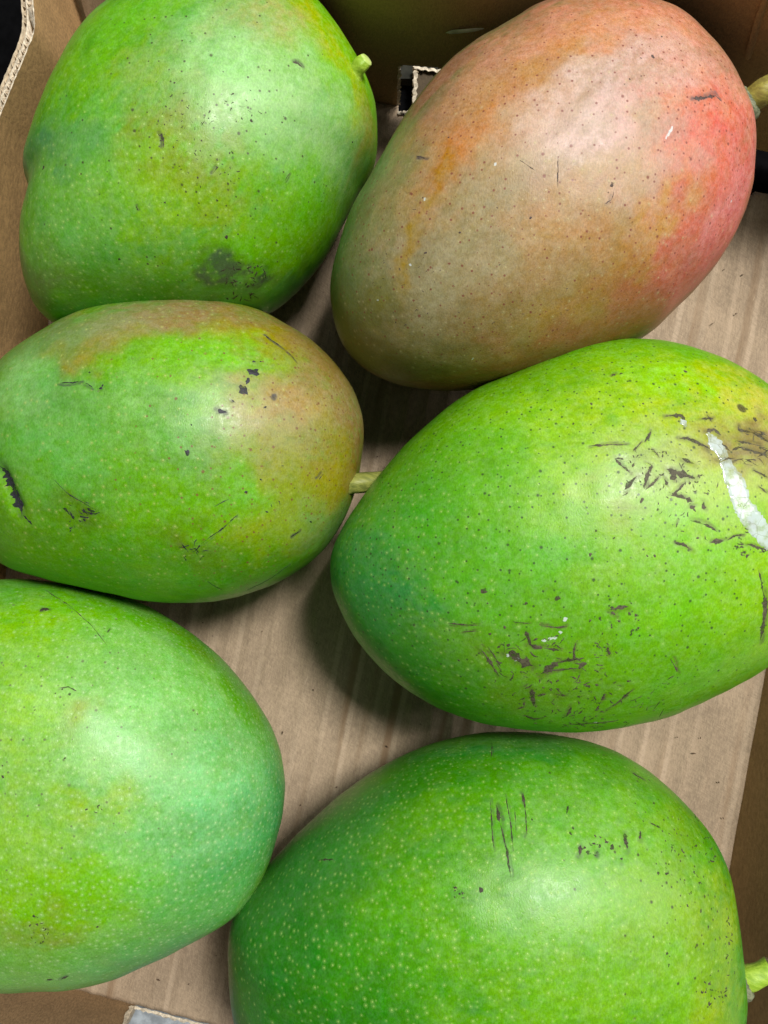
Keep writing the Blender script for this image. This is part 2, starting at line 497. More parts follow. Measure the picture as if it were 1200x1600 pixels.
# cut tab of board lying bent outward in the far vent
def tab():
    o = bpy.data.objects.new('vent_tab', None)
    COL.objects.link(o)
    o.parent = box
    c = Vector((0.0108, 0.1515, 0.0010))
    w_, d_ = 0.022, 0.0120
    def layer(nm, z, mat, th, inset=0.0):
        v, f = slab(inset, inset, w_ - inset, d_ - inset, z, z + th)
        v = [(c.x + x, c.y + y - 0.105 * x, c.z + z_ + 0.10 * y) for x, y, z_ in v]
        return mesh_obj(nm, v, f, mat, o, False)
    layer('liner', 0.0, M_FLUTE, 0.0004)
    layer('liner', 0.0012, M_DARK, 0.0005)
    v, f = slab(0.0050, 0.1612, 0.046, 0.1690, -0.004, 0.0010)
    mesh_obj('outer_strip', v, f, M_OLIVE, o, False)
    # ragged pale rim round the tab
    rr = np.random.default_rng(4)
    path = [(0.0, y) for y in np.linspace(-0.001, d_, 14)] + [(x, d_) for x in np.linspace(0.0006, w_, 22)]
    V, F = [], []
    for x, y in path:
        j = rr.normal(0, 0.00022, 4)
        inx = 0.0014 if y < d_ - 1e-6 else 0.0
        iny = 0.0014 if y >= d_ - 1e-6 else 0.0
        if x < 1e-6 and y >= d_ - 0.0015:
            inx = iny = 0.0014
        for (a, b, z) in ((0, 0, 0.0), (0, 0, 0.0030), (1, 1, 0.0036), (1, 1, 0.0031)):
            V.append((c.x + x + a * inx + j[0], c.y + y - b * iny - 0.105 * x + j[1], c.z + z + j[2] + 0.10 * y))
    for i in range(len(path) - 1):
        for k in range(3):
            F.append((i * 4 + k, i * 4 + 4 + k, i * 4 + 5 + k, i * 4 + 1 + k))
    mesh_obj('torn_rim', V, F, M_TORN, o, False)
tab()

# crumbs of board and bark on the floor between the fruit
cr_rng = np.random.default_rng(77)
CV, CF = [], []
for (x, y) in [(1128, 425), (1160, 432), (1150, 480), (1120, 500), (330, 980), (410, 990), (480, 1080), (440, 1150), (520, 1230), (470, 1260), (560, 640), (590, 715), (605, 730), (1080, 1180), (1120, 1220), (1060, 1150), (1130, 1280), (250, 1530), (300, 1540), (330, 1500), (520, 520), (1100, 1160), (620, 1170), (500, 1000)]:
    p = px(x + cr_rng.normal(0, 6), y + cr_rng.normal(0, 6), 0.0)
    a = cr_rng.uniform(0, 3.14); l = cr_rng.uniform(0.0003, 0.0010); w = cr_rng.uniform(0.00012, 0.0003)
    n0 = len(CV)
    for (u, v, h) in ((-1, 0, 0.0002), (0, -1, 0.0001), (1, 0, 0.0003), (0, 1, 0.0001), (0.1, 0.1, 0.0007), (0, 0, -0.0004)):
        CV.append((p.x + l * u * math.cos(a) - w * v * math.sin(a), p.y + l * u * math.sin(a) + w * v * math.cos(a), h))
    for i in range(4):
        CF += [(n0 + i, n0 + (i + 1) % 4, n0 + 4), (n0 + (i + 1) % 4, n0 + i, n0 + 5)]
crumbs = mesh_obj('crumbs', CV, CF, plain('bark_crumb', (0.10, 0.06, 0.035), 0.8, 0.5, 2000), None, False)
tag(crumbs, 'dark crumbs and fibres scattered on the cardboard between the mangoes', 'crumbs', kind='stuff')

# ------------------------------------------------------------------ mangoes
# plan outline of each fruit: centre (m), half height (m), radius every 3.75 degrees (mm)
PLAN = {
    'm1': ((-0.0570, 0.1072), 0.0460, [51.7,53.8,55.2,56.0,56.8,57.6,58.1,58.3,58.5,58.7,59.0,59.5,60.1,60.7,61.0,61.2,60.9,60.3,59.7,59.1,58.6,58.0,57.4,56.8,56.2,55.6,55.1,54.6,54.1,53.4,52.8,52.3,51.8,51.4,50.9,50.4,49.9,49.4,48.9,48.4,48.1,48.1,48.2,48.4,48.7,49.2,49.8,50.5,51.5,52.4,52.6,52.1,52.4,54.3,57.2,59.9,62.1,64.2,66.0,67.2,67.2,65.5,62.3,59.1,56.5,54.4,52.4,50.7,49.6,48.6,47.8,47.2,46.8,46.4,46.2,46.2,46.2,46.3,46.5,46.6,46.3,45.9,45.5,45.3,45.0,45.0,45.0,45.1,45.2,45.4,45.6,45.9,46.5,47.3,48.2,49.6]),
    'm2': ((0.0477, 0.0922), 0.0500, [61.2,62.2,63.0,64.1,65.2,66.1,66.5,66.4,66.4,66.7,66.9,66.9,66.9,67.2,67.4,67.1,66.3,65.4,64.4,63.3,62.2,61.2,60.2,59.2,58.3,57.1,55.7,54.2,53.0,52.1,51.6,51.3,50.9,50.6,50.2,49.9,49.6,49.4,49.3,49.3,49.5,49.8,50.2,50.7,51.5,52.6,53.8,55.4,57.3,59.4,61.3,63.3,65.6,67.8,69.5,70.9,72.0,72.5,72.2,71.3,69.9,68.1,66.1,64.0,62.0,60.0,58.0,56.2,54.5,52.9,51.6,50.5,49.5,48.7,48.0,47.5,47.2,47.1,47.1,47.4,47.9,48.5,49.3,50.1,50.6,50.8,51.1,51.7,52.6,53.4,54.4,55.6,56.7,57.8,58.9,60.1]),
    'm3': ((-0.0675, 0.0185), 0.0435, [60.4,61.0,61.5,61.8,61.7,61.4,60.8,60.0,59.1,58.2,57.3,56.4,55.4,54.5,53.8,53.1,52.4,51.6,50.9,50.2,49.7,49.3,49.0,48.7,48.5,48.5,48.5,48.7,49.1,49.5,50.0,50.5,51.1,51.6,52.2,52.8,53.6,54.5,55.5,56.6,57.6,58.5,59.7,60.7,61.5,61.9,62.3,62.7,63.1,63.5,63.9,64.2,64.6,64.8,64.8,64.3,63.4,62.1,60.0,57.6,55.3,53.5,51.9,50.4,49.2,48.3,47.6,47.1,47.0,47.0,47.0,47.0,47.1,47.3,47.6,48.0,48.5,49.0,49.5,50.2,50.8,51.6,52.5,53.4,54.2,55.1,56.0,56.8,57.4,57.9,58.3,58.7,59.1,59.4,59.7,60.0]),
    'm4': ((0.0605, -0.0087), 0.0490, [71.6,71.7,71.9,72.2,72.5,72.9,73.3,73.5,73.4,73.2,72.7,72.0,71.1,70.1,69.1,68.2,67.2,66.3,65.5,64.6,63.6,62.8,61.9,61.0,60.2,59.3,58.4,57.6,56.9,56.4,56.0,55.9,56.2,56.6,57.0,57.4,57.9,58.4,59.1,60.0,61.1,62.2,63.4,64.9,66.6,68.5,70.7,73.0,75.2,77.0,77.8,77.9,77.4,76.7,75.9,74.9,73.8,72.7,71.4,70.2,68.9,67.7,66.4,65.2,64.0,62.7,61.6,60.6,59.8,59.1,58.6,58.2,57.9,57.7,57.6,57.6,57.7,58.0,58.4,58.8,59.1,59.7,60.3,61.2,62.2,63.5,64.9,66.2,67.6,69.0,70.0,70.6,71.0,71.3,71.6,71.6]),
    'm5': ((-0.0941, -0.0830), 0.0460, [61.8,61.2,60.4,59.6,58.6,57.6,56.8,56.1,55.5,55.0,54.6,54.3,54.0,53.8,53.8,53.8,53.9,54.2,54.6,55.1,55.8,56.4,57.0,57.7,58.5,59.6,60.6,61.8,63.2,65.0,66.7,68.2,68.9,68.8,68.0,67.0,65.8,64.6,63.4,62.4,61.4,60.4,59.4,58.6,57.9,57.4,57.1,57.0,57.0,57.2,57.6,58.1,58.8,59.6,60.6,61.7,62.9,64.0,65.1,66.3,67.4,68.4,69.2,69.6,69.4,68.4,67.0,65.7,64.5,63.2,62.1,61.5,61.2,60.8,60.4,60.0,59.7,59.3,59.0,59.1,59.4,59.8,60.4,61.3,62.3,63.5,64.4,64.7,64.6,64.3,63.9,63.6,63.4,63.1,62.8,62.4]),
    'm6': ((0.0324, -0.1279), 0.0490, [75.1,74.7,74.5,74.7,74.8,74.6,74.1,73.2,72.1,71.1,70.1,69.2,68.1,67.1,65.9,64.6,63.3,62.0,60.9,59.9,59.0,58.3,57.7,57.3,56.9,56.5,56.2,55.9,55.8,55.8,55.8,55.9,56.1,56.4,56.8,57.4,58.1,58.8,59.8,60.8,61.9,63.3,65.1,67.0,69.2,72.2,75.8,78.6,79.9,80.5,81.0,81.6,82.2,82.6,82.5,81.5,79.7,77.3,74.6,71.7,68.9,66.5,64.1,62.1,60.4,58.9,57.6,56.5,55.7,55.1,54.5,54.3,54.3,54.3,54.6,55.1,55.7,56.4,57.4,58.7,60.0,61.6,63.6,65.9,68.4,70.9,73.7,76.3,78.3,79.6,80.4,80.4,79.8,78.5,77.1,75.9]),
}
NN = 2.2
NT, NUP, NDN = 840, 150, 26

def skin_material(name, scar_col, spot_col, pale_col=(0.42, 0.62, 0.16), rough=0.36, axis=0.0):
    k = N(name)
    uv = k.attr('skin_uv', 'Vector')
    co = k.coord()
    base = k.attr('skin_tint', 'Color')
    # fine fibrous mottling of the skin
    n1 = k.noise(co, 520, 4, 0.68)
    n2 = k.noise(k.mapping(co, (1.0, 0.55, 1.0), (0, 0, axis)), 2300, 3, 0.65)
    n3 = k.noise(co, 150, 3, 0.55)
    hs = k.n('ShaderNodeHueSaturation')
    k.link(k.math('ADD', 0.483, k.math('MULTIPLY', n3, 0.034)), hs.inputs['Hue'])
    k.link(k.ramp(n1, 0.25, 0.75, 1.06, 0.92), hs.inputs['Saturation'])
    k.link(k.math('MULTIPLY', k.ramp(n1, 0.28, 0.72, 0.93, 1.07), k.ramp(n2, 0.25, 0.75, 0.82, 1.18)), hs.inputs['Value'])
    k.link(base, hs.inputs['Color'])
    c = hs.outputs[0]
    # waxy bloom, pale and slightly blue, rubbed off in patches; also paints highlight sheen
    bl = k.math('MULTIPLY', k.attr('bloom_sheen'), k.ramp(n1, 0.35, 0.7, 0.5, 1.0), clamp=True)
    c = k.mix(k.math('MULTIPLY', bl, 0.16), c, (0.40, 0.50, 0.36))
    # pale lenticels
    def dots(scale, dens, rmin, rmax, seed):
        off = k.n('ShaderNodeVectorMath', operation='ADD')
        k.link(uv, off.inputs[0]); off.inputs[1].default_value = (seed, seed * 0.7, 0)
        vo = k.n('ShaderNodeTexVoronoi', voronoi_dimensions='2D', feature='F1')
        k.link(off.outputs[0], vo.inputs['Vector'])
        vo.inputs['Scale'].default_value = scale
        vo.inputs['Randomness'].default_value = 0.9
        sep = k.n('ShaderNodeSeparateColor')
        k.link(vo.outputs['Color'], sep.inputs[0])
        r = k.ramp(sep.outputs[0], 0, 1, rmin, rmax)
        d = k.math('SUBTRACT', r, vo.outputs['Distance'])
        m = k.ramp(d, -0.035, 0.035)
        on = k.ramp(k.math('SUBTRACT', k.attr(dens), sep.outputs[1]), -0.02, 0.12)
        return k.math('MULTIPLY', m, on)
    pale = dots(430, 'pale_dots', 0.035, 0.115, 3.1)
    c = k.mix(k.math('MULTIPLY', pale, 0.44), c, pale_col)
    halo = dots(430, 'pale_dots', 0.15, 0.30, 3.1)
    c = k.mix(k.math('MULTIPLY', halo, 0.13), c, pale_col)
    dark = dots(360, 'dark_dots', 0.03, 0.115, 9.3)
    c = k.mix(k.math('MULTIPLY', dark, 0.80), c, spot_col)
    dark2 = dots(150, 'dark_dots2', 0.02, 0.062, 5.7)
    c = k.mix(k.math('MULTIPLY', dark2, 0.85), c, spot_col)
    # scars, scratches and sooty smudges
    w = k.math('ADD', k.attr('scar'), k.math('MULTIPLY', k.math('SUBTRACT', n1, 0.5), 0.55))
    w = k.math('ADD', w, k.math('MULTIPLY', k.math('SUBTRACT', n2, 0.5), 0.35))
    sm = k.ramp(w, 0.30, 0.72)
    sc = k.mix(k.ramp(n2, 0.35, 0.7), tuple(x * 0.6 for x in scar_col), tuple(min(1, x * 2.2) for x in scar_col))
    c = k.mix(k.math('MULTIPLY', sm, 0.93), c, sc)
    # pale glossy marks with hairline cracks; some are white glints painted in
    gloss_mask = k.attr('pale_gloss')
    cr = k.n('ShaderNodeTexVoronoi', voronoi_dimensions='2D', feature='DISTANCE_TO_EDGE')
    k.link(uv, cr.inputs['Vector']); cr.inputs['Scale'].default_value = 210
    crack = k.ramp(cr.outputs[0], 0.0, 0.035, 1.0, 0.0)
    film = k.math('MULTIPLY', k.ramp(k.math('ADD', gloss_mask, k.math('MULTIPLY', k.math('SUBTRACT', n1, 0.5), 0.4)), 0.42, 0.56), k.math('SUBTRACT', 1.0, k.math('MULTIPLY', crack, 0.55)))
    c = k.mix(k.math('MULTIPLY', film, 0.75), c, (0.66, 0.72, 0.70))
    k.link(c, k.b.inputs['Base Color'])
    ro = k.ramp(n1, 0.3, 0.7, rough - 0.08, rough + 0.10)
    ro = k.math('ADD', ro, k.math('MULTIPLY', bl, 0.06))
    ro = k.math('ADD', ro, k.math('MULTIPLY', film, -0.28), clamp=True)
    k.link(ro, k.b.inputs['Roughness'])
    k.b.inputs['Specular IOR Level'].default_value = 0.36
    k.b.inputs['Subsurface Weight'].default_value = 0.06
    k.b.inputs['Subsurface Radius'].default_value = (0.6, 1.0, 0.3)
    k.b.inputs['Subsurface Scale'].default_value = 0.002
    hgt = k.math('ADD', k.math('MULTIPLY', n1, 0.35), k.math('MULTIPLY', pale, 0.45))
    hgt = k.math('ADD', hgt, k.math('MULTIPLY', n2, 0.75))
    hgt = k.math('SUBTRACT', hgt, k.math('MULTIPLY', sm, 0.8))
    k.link(k.bump(hgt, 0.34, 0.00020), k.b.inputs['Normal'])
    return k.m

def ell_fit(r):
    th = np.arange(len(r)) * 2 * np.pi / len(r)
    A = np.stack([np.ones(len(r)), np.cos(2 * th), np.sin(2 * th)], 1)
    return 1 / np.sqrt(A @ np.linalg.lstsq(A, 1 / r ** 2, rcond=None)[0])

class Skin:
    """the skin of one fruit: grid of points, skin coordinates, and paint layers stored on the points"""
    def __init__(self, key, seed, grooves=(), axis=0.0):
        (cx, cy), H, tab = PLAN[key]
        r0 = np.array(tab) / 1000
        r = np.fft.irfft(np.fft.rfft(r0), NT) * NT / len(r0)
        re = ell_fit(r)
        th = np.arange(NT) * 2 * np.pi / NT
        ph = np.concatenate([-np.linspace(math.pi / 2, 0, NDN + 1)[:-1] ** 1.0, np.linspace(0, math.pi / 2, NUP + 1)])
        c0, s0 = np.cos(ph), np.sin(ph)
        c0[np.abs(c0) < 1e-9] = 0
        cp = np.abs(c0) ** (2 / NN); sp = np.sign(s0) * np.abs(s0) ** (2 / NN)
        cp = cp[:, None]; sp = sp[:, None]
        R = cp * (re[None] + (r - re)[None] * cp)
        X = R * np.cos(th)[None]; Y = R * np.sin(th)[None]; Z = H + H * sp + 0 * R
        P = np.stack([X, Y, Z], -1)
        # gentle lumps
        ctr = np.array([0, 0, H])
        d = P - ctr
        d = d / (np.linalg.norm(d, axis=-1, keepdims=True) + 1e-9)
        up = sstep(-0.2, 0.4, d[..., 2])[..., None]
        self.seed = seed
        self.sat = 1.18; self.gain = np.array([0.94, 0.98, 0.86])
        lump = 0.0005 * fbm(P, 0.032, seed, 2) + 0.00012 * vnoise(P, 0.005, seed + 3)
        P = P + d * lump[..., None] * (0.35 + 0.65 * up)
        self.P, self.c, self.H = P, np.array([cx, cy, 0.0]), H
        ds = np.linalg.norm(np.diff(P, axis=0), axis=-1)
        s = np.concatenate([np.zeros((1, NT)), np.cumsum(ds[::-1], axis=0)])[::-1]
        self.U = np.stack([s * np.cos(th)[None], s * np.sin(th)[None]], -1)
        W = P + self.c
        dd = CAM_H - W[..., 2]
        self.Q = np.stack([600 + FPX * W[..., 0] / dd, 800 - FPX * W[..., 1] / dd], -1)
        gu = np.gradient(W, axis=0)
        gv = np.roll(W, -1, 1) - np.roll(W, 1, 1)
        nn = np.cross(gv, gu)
        nn = nn / (np.linalg.norm(nn, axis=-1, keepdims=True) + 1e-12)
        vv = np.array([0, 0, CAM_H]) - W
        vv = vv / np.linalg.norm(vv, axis=-1, keepdims=True)
        self.nrm = nn
        self.vis = (nn * vv).sum(-1) > 0.06
        self.vis[:NDN - 6] = False; self.vis[-1] = True
        for g in grooves:
            self.groove(*g)
        ca, sa = math.cos(axis), math.sin(axis)
        A = np.stack([(P[..., 0] * ca + P[..., 1] * sa) * 0.5, -P[..., 0] * sa + P[..., 1] * ca, P[..., 2]], -1)
        self.mott = fbm(A, 0.011, seed + 31, 4)
        self.fine = fbm(A, 0.0016, seed + 47, 2)
        self.marks = []
        self.big = fbm(P, 0.035, seed + 61, 3)
        self.warp = np.stack([fbm(P, 0.009, seed + 71, 3), fbm(P, 0.009, seed + 83, 3)], -1)
        z = np.zeros(P.shape[:2])
        self.L = {n: z.copy() for n in ('scar', 'bloom_sheen', 'pale_dots', 'dark_dots', 'dark_dots2', 'pale_gloss')}
    def at(self, x, y):
        d = ((self.Q - np.array([x, y])) ** 2).sum(-1)
        d = np.where(self.vis, d, 1e12)
        return self.U.reshape(-1, 2)[d.argmin()]
    def seg_dist(self, pts, warp=0.0):
        U = self.U + self.warp * warp
        out = np.full(U.shape[:2], 1e9)
        tt = np.zeros(U.shape[:2])
        n = len(pts) - 1
        for i in range(n):
            a, b = pts[i], pts[i + 1]
            ab = b - a
            t = np.clip(((U - a) @ ab) / (ab @ ab + 1e-12), 0, 1)
            d = np.linalg.norm(U - a - t[..., None] * ab, axis=-1)
            m = d < out
            out = np.where(m, d, out); tt = np.where(m, (i + t) / n, tt)
        return out, tt
    def groove(self, pts, width, depth):
        U = np.array([self.at(*p) for p in pts])
        self.warp = np.zeros(self.U.shape)
        d, t = self.seg_dist(U)
        k = np.exp(-(d / width) ** 2) * np.clip(np.minimum(t, 1 - t) * 4 + 0.35, 0, 1)
        self.P[..., 2] -= depth * k
        ctr = self.P * np.array([1, 1, 0])
        n = ctr / (np.linalg.norm(ctr, axis=-1, keepdims=True) + 1e-9)
        self.P -= n * (depth * 0.5 * k)[..., None]
    def stroke(self, pts, w_mm, s=1.0, layer='scar', taper=True, warp=0.0006, single=True):
        U = np.array([self.at(*p) for p in pts])
        if layer == 'scar':
            self.marks.append((U, w_mm, s, single and w_mm >= 0.6))
            d, t = self.seg_dist(U, 0.0015)
            v = 0.55 * s * np.exp(-(d / (w_mm * 0.0007 + 0.0004)) ** 2)
        else:
            d, t = self.seg_dist(U, warp)
            w = w_mm * 0.0005 * (np.clip(np.minimum(t, 1 - t) * 5, 0.35, 1) if taper else 1)
            v = s * np.clip(1.5 - d / np.maximum(w, 0.00017), 0, 1)
        self.L[layer] = np.maximum(self.L[layer], v)
    def spot(self, x, y, r_mm, s=1.0, layer='scar', soft=0.35, warp=0.0012):
        if layer == 'scar' and soft < 0.5:
            u = self.at(x, y)
            self.marks.append((np.array([u]), r_mm, s, r_mm >= 0.8))
            s = s * 0.40; r_mm *= 1.25; soft = 0.6
        self.L[layer] = np.maximum(self.L[layer], s * self.mask(x, y, r_mm * 0.68, r_mm * 0.68, 0, soft, warp))
    def on(self, U, lift=0.0):
        """points of the skin (lifted along its normal) at skin coordinates U"""
        U = np.atleast_2d(U)
        out = np.zeros((len(U), 3))
        th = np.arctan2(U[:, 1], U[:, 0]) % (2 * np.pi) / (2 * np.pi) * NT
        s = np.hypot(U[:, 0], U[:, 1])
        if not hasattr(self, 'S'):
            self.S = np.hypot(self.U[..., 0], self.U[..., 1])
        lift = np.broadcast_to(lift, len(U))
        for k in range(len(U)):
            a = int(th[k]) % NT; b = (a + 1) % NT; f = th[k] - int(th[k])
            acc = np.zeros(3)
            for c, w in ((a, 1 - f), (b, f)):
                Sr = self.S[::-1, c]
                r = np.interp(s[k], Sr, np.arange(len(Sr))[::-1].astype(float))
                i = min(int(r), self.P.shape[0] - 2); g = r - i
                p = self.P[i, c] * (1 - g) + self.P[i + 1, c] * g
                n = self.nrm[i, c] * (1 - g) + self.nrm[i + 1, c] * g
                acc += w * (p + n * lift[k])
            out[k] = acc
        return out
    def mark_mesh(self, U, w_mm, r, gap=True):
        """one corky mark draped on the skin: a lens-shaped ribbon along U, or a blot when U is one point"""
        if len(U) > 1 and np.linalg.norm(np.diff(U, axis=0), axis=1).sum() < 0.0004:
            U, w_mm = U[:1], w_mm * 0.5
        if len(U) == 1:
            n = 11; rad = w_mm * 0.00052
            q = np.arange(n) / n * 2 * np.pi
            k = 1 + 0.22 * r.normal(0, 1, n)
            st, ca = r.uniform(0.75, 1.3), r.uniform(0, 3.14)
            ring = np.stack([np.cos(q) * st, np.sin(q) / st], 1) * np.clip(k, 0.55, 1.5)[:, None] * rad
            ring = ring @ np.array([[math.cos(ca), math.sin(ca)], [-math.sin(ca), math.cos(ca)]])
            pts = np.concatenate([U[0] + ring, U[0] + ring * 0.55, U])
            V = self.on(pts, np.concatenate([np.full(n, -0.00003), np.full(n, 0.00007), [0.00004]]))
            F = [(i, (i + 1) % n, n + (i + 1) % n, n + i) for i in range(n)] + [(n + i, n + (i + 1) % n, 2 * n) for i in range(n)]
            return V, F
        seg = np.linalg.norm(np.diff(U, axis=0), axis=1)
        acc = np.concatenate([[0], np.cumsum(seg)])
        m = max(4, int(acc[-1] / 0.00045))
        t = np.linspace(0, acc[-1], m + 1)
        C = np.stack([np.interp(t, acc, U[:, 0]), np.interp(t, acc, U[:, 1])], 1)
        C += np.cumsum(r.normal(0, 0.00006, C.shape), axis=0) * 0.6
        T = np.gradient(C, axis=0); T /= np.linalg.norm(T, axis=1, keepdims=True) + 1e-9
        Nn = np.stack([-T[:, 1], T[:, 0]], 1)
        e = np.minimum(t, acc[-1] - t) / acc[-1]
        w = w_mm * 0.00033 * np.clip(e * 5, 0.15, 1) * np.clip(1 + 0.40 * np.convolve(r.normal(0, 1, m + 3), np.ones(3) / 1.9, 'valid'), 0.25, 1.9)
        wl = w * r.uniform(0.6, 1.4, m + 1); wr = w * r.uniform(0.6, 1.4, m + 1)
        pts = np.concatenate([C - Nn * wl[:, None], C, C + Nn * wr[:, None]])
        V = self.on(pts, np.concatenate([np.full(m + 1, -0.00002), np.full(m + 1, 0.00008), np.full(m + 1, -0.00002)]))
        k = m + 1
        F = []
        for i in range(m):
            F += [(i, i + 1, k + i + 1, k + i), (k + i, k + i + 1, 2 * k + i + 1, 2 * k + i)]
        return V, F
    def mask(self, x, y, rx, ry, ang=0, soft=0.5, warp=0.003):
        """0..1 patch around a pixel of the photo; radii in mm"""
        U = self.U + self.warp * warp - self.at(x, y)
        ca, sa = math.cos(math.radians(ang)), math.sin(math.radians(ang))
        a = (U[..., 0] * ca + U[..., 1] * sa) / (rx / 1000)
        b = (-U[..., 0] * sa + U[..., 1] * ca) / (ry / 1000)
        return sstep(1 + soft, 1 - soft, np.hypot(a, b))
    def base(self, c1, c2, c3):
        m = sstep(-0.02, 0.30, self.mott + self.fine * 0.16)[..., None] * 0.92
        b = sstep(-0.3, 0.4, self.big + self.fine * 0.2)[..., None]
        self.C = np.array(c1) * (1 - m) + np.array(c2) * m
        self.C = self.C * (1 - 0.6 * b) + np.array(c3) * 0.6 * b
    def vivid(self, s):
        g = self.C @ np.array([0.3, 0.6, 0.1])
        self.C = np.clip(g[..., None] + (self.C - g[..., None]) * s, 0.004, 1)
    def tint(self, x, y, rx, ry, col, s=0.8, ang=0, soft=0.92, warp=0.010, mot=0.35):
        k = self.mask(x, y, rx, ry, ang, soft, warp) * s
        k = np.clip(k * (1 + mot * (self.mott * 1.7 + self.fine * 1.7)), 0, 1)[..., None]
        self.C = self.C * (1 - k) + np.array(col) * k
    def layer(self, name, x, y, rx, ry, s, ang=0, soft=0.8, warp=0.006):
        self.L[name] = np.clip(np.maximum(self.L[name], s * self.mask(x, y, rx, ry, ang, soft, warp)), 0, 1)
    def dashes(self, x, y, rx, ry, n, len_px, w_mm, ang=0, spread=40, s=0.9, seed=1):
        r = np.random.default_rng(seed)
        for _ in range(n):
            a, q = r.uniform(0, 2 * np.pi), math.sqrt(r.uniform(0, 1))
            x0, y0 = x + rx * q * math.cos(a), y + ry * q * math.sin(a)
            t = math.radians(ang + r.normal(0, spread)); l = len_px * r.uniform(0.3, 1.3)
            self.stroke([(x0 - l / 2 * math.cos(t), y0 - l / 2 * math.sin(t)), (x0, y0 + r.normal(0, l * .08)), (x0 + l / 2 * math.cos(t), y0 + l / 2 * math.sin(t))],
                        w_mm * r.uniform(0.5, 1.3), s * r.uniform(0.6, 1), single=False)
    def build(self, mat, label, mark_mat):
        self.vivid(self.sat)
        self.C = self.C * self.gain
        self.C = self.C * (1 + 0.17 * self.mott + 0.05 * self.fine)[..., None]
        P = self.P.copy()
        top, bot = P[-1].mean(0), P[0].mean(0)
        rows = NDN + NUP - 1
        V = np.concatenate([P[1:-1].reshape(-1, 3), bot[None], top[None]])
        def pack(A):
            A = A.reshape(A.shape[0], NT, -1)
            return np.concatenate([A[1:-1].reshape(-1, A.shape[-1]), A[0].mean(0)[None], A[-1].mean(0)[None]])
        i = np.arange(NT); j = (i + 1) % NT
        quads = []
        for r in range(rows - 1):
            a, b = r * NT, (r + 1) * NT
            quads.append(np.stack([a + i, a + j, b + j, b + i], 1))
        quads = np.concatenate(quads)
        nb, ntp = len(V) - 2, len(V) - 1
        l = (rows - 1) * NT
        tris = np.concatenate([np.stack([np.full(NT, nb), j, i], 1), np.stack([l + i, l + j, np.full(NT, ntp)], 1)])
        me = bpy.data.meshes.new('mango')
        loops = np.concatenate([quads.ravel(), tris.ravel()]).astype(np.int32)
        starts = np.concatenate([np.arange(len(quads)) * 4, len(quads) * 4 + np.arange(len(tris)) * 3]).astype(np.int32)
        me.vertices.add(len(V)); me.vertices.foreach_set('co', V.astype(np.float32).ravel())
        me.loops.add(len(loops)); me.loops.foreach_set('vertex_index', loops)
        me.polygons.add(len(starts)); me.polygons.foreach_set('loop_start', starts)
        me.polygons.foreach_set('use_smooth', np.ones(len(starts), bool))
        me.update(calc_edges=True)
        me.validate()
        at = me.attributes.new('skin_tint', 'FLOAT_COLOR', 'POINT')
        C = np.clip(pack(self.C), 0, 1)
        at.data.foreach_set('color', np.concatenate([C, np.ones((len(C), 1))], 1).astype(np.float32).ravel())
        at = me.attributes.new('skin_uv', 'FLOAT_VECTOR', 'POINT')
        U = pack(self.U); U = np.concatenate([U, np.zeros((len(U), 1))], 1)
        U[-1] = 0
        at.data.foreach_set('vector', U.astype(np.float32).ravel())
        for n, A in self.L.items():
            at = me.attributes.new(n, 'FLOAT', 'POINT')
            at.data.foreach_set('value', pack(A).astype(np.float32).ravel())
        me.materials.append(mat)
        o = bpy.data.objects.new('mango', me)
        COL.objects.link(o)
        o.location = tuple(self.c)
        tag(o, label, 'mango', 'mangoes lying in the cardboard box')
        r = np.random.default_rng(self.seed)
        BV, BF, n = [], [], 0
        for U, w, s, single in self.marks:
            V, F = self.mark_mesh(U, w, r)
            if single:
                mesh_obj('scar', V, F, mark_mat, o)
            else:
                BV.append(V); BF += [tuple(i + n for i in f) for f in F]; n += len(V)
        if BV:
            tag(mesh_obj('scar_flecks', np.concatenate(BV), BF, mark_mat, o), kind='stuff')
        return o
    def film(self, pts, widths, mat, name, o, seed=1):
        """a thin raised film along pixel points, ragged edges"""
        r = np.random.default_rng(seed)
        U = np.array([self.at(*p) for p in pts])
        seg = np.linalg.norm(np.diff(U, axis=0), axis=1)
        acc = np.concatenate([[0], np.cumsum(seg)])
        m = max(6, int(acc[-1] / 0.0005))
        t = np.linspace(0, acc[-1], m + 1)
        C = np.stack([np.interp(t, acc, U[:, 0]), np.interp(t, acc, U[:, 1])], 1)
        ker = np.ones(5) / 5
        C[2:-2] = np.stack([np.convolve(C[:, i], ker, 'valid') for i in (0, 1)], 1)
        T = np.gradient(C, axis=0); T /= np.linalg.norm(T, axis=1, keepdims=True) + 1e-9
        Nn = np.stack([-T[:, 1], T[:, 0]], 1)
        w = np.interp(t, acc, widths) * 0.0005
        jl = np.convolve(r.normal(0, 1, m + 5), np.ones(5) / 5, 'valid') * 0.0006 + r.normal(0, 0.00018, m + 1)
        jr = np.convolve(r.normal(0, 1, m + 5), np.ones(5) / 5, 'valid') * 0.0006 + r.normal(0, 0.00018, m + 1)
        q = np.array([-1, -0.9, -0.5, 0, 0.5, 0.9, 1])
        rows = []
        for a in q:
            e = jl if a < 0 else jr
            rows.append(C + Nn * (a * (w + np.sign(abs(a)) * np.maximum(e, -w * 0.6)))[:, None])
        pts = np.concatenate(rows)
        h = np.concatenate([np.full(m + 1, z) for z in (-0.00003, 0.00010, 0.00012, 0.00013, 0.00012, 0.00010, -0.00003)])
        V = self.on(pts, h)
        k = m + 1
        F = [(a * k + i, a * k + i + 1, (a + 1) * k + i + 1, (a + 1) * k + i) for a in range(len(q) - 1) for i in range(m)]
        return mesh_obj(name, V, F, mat, o)

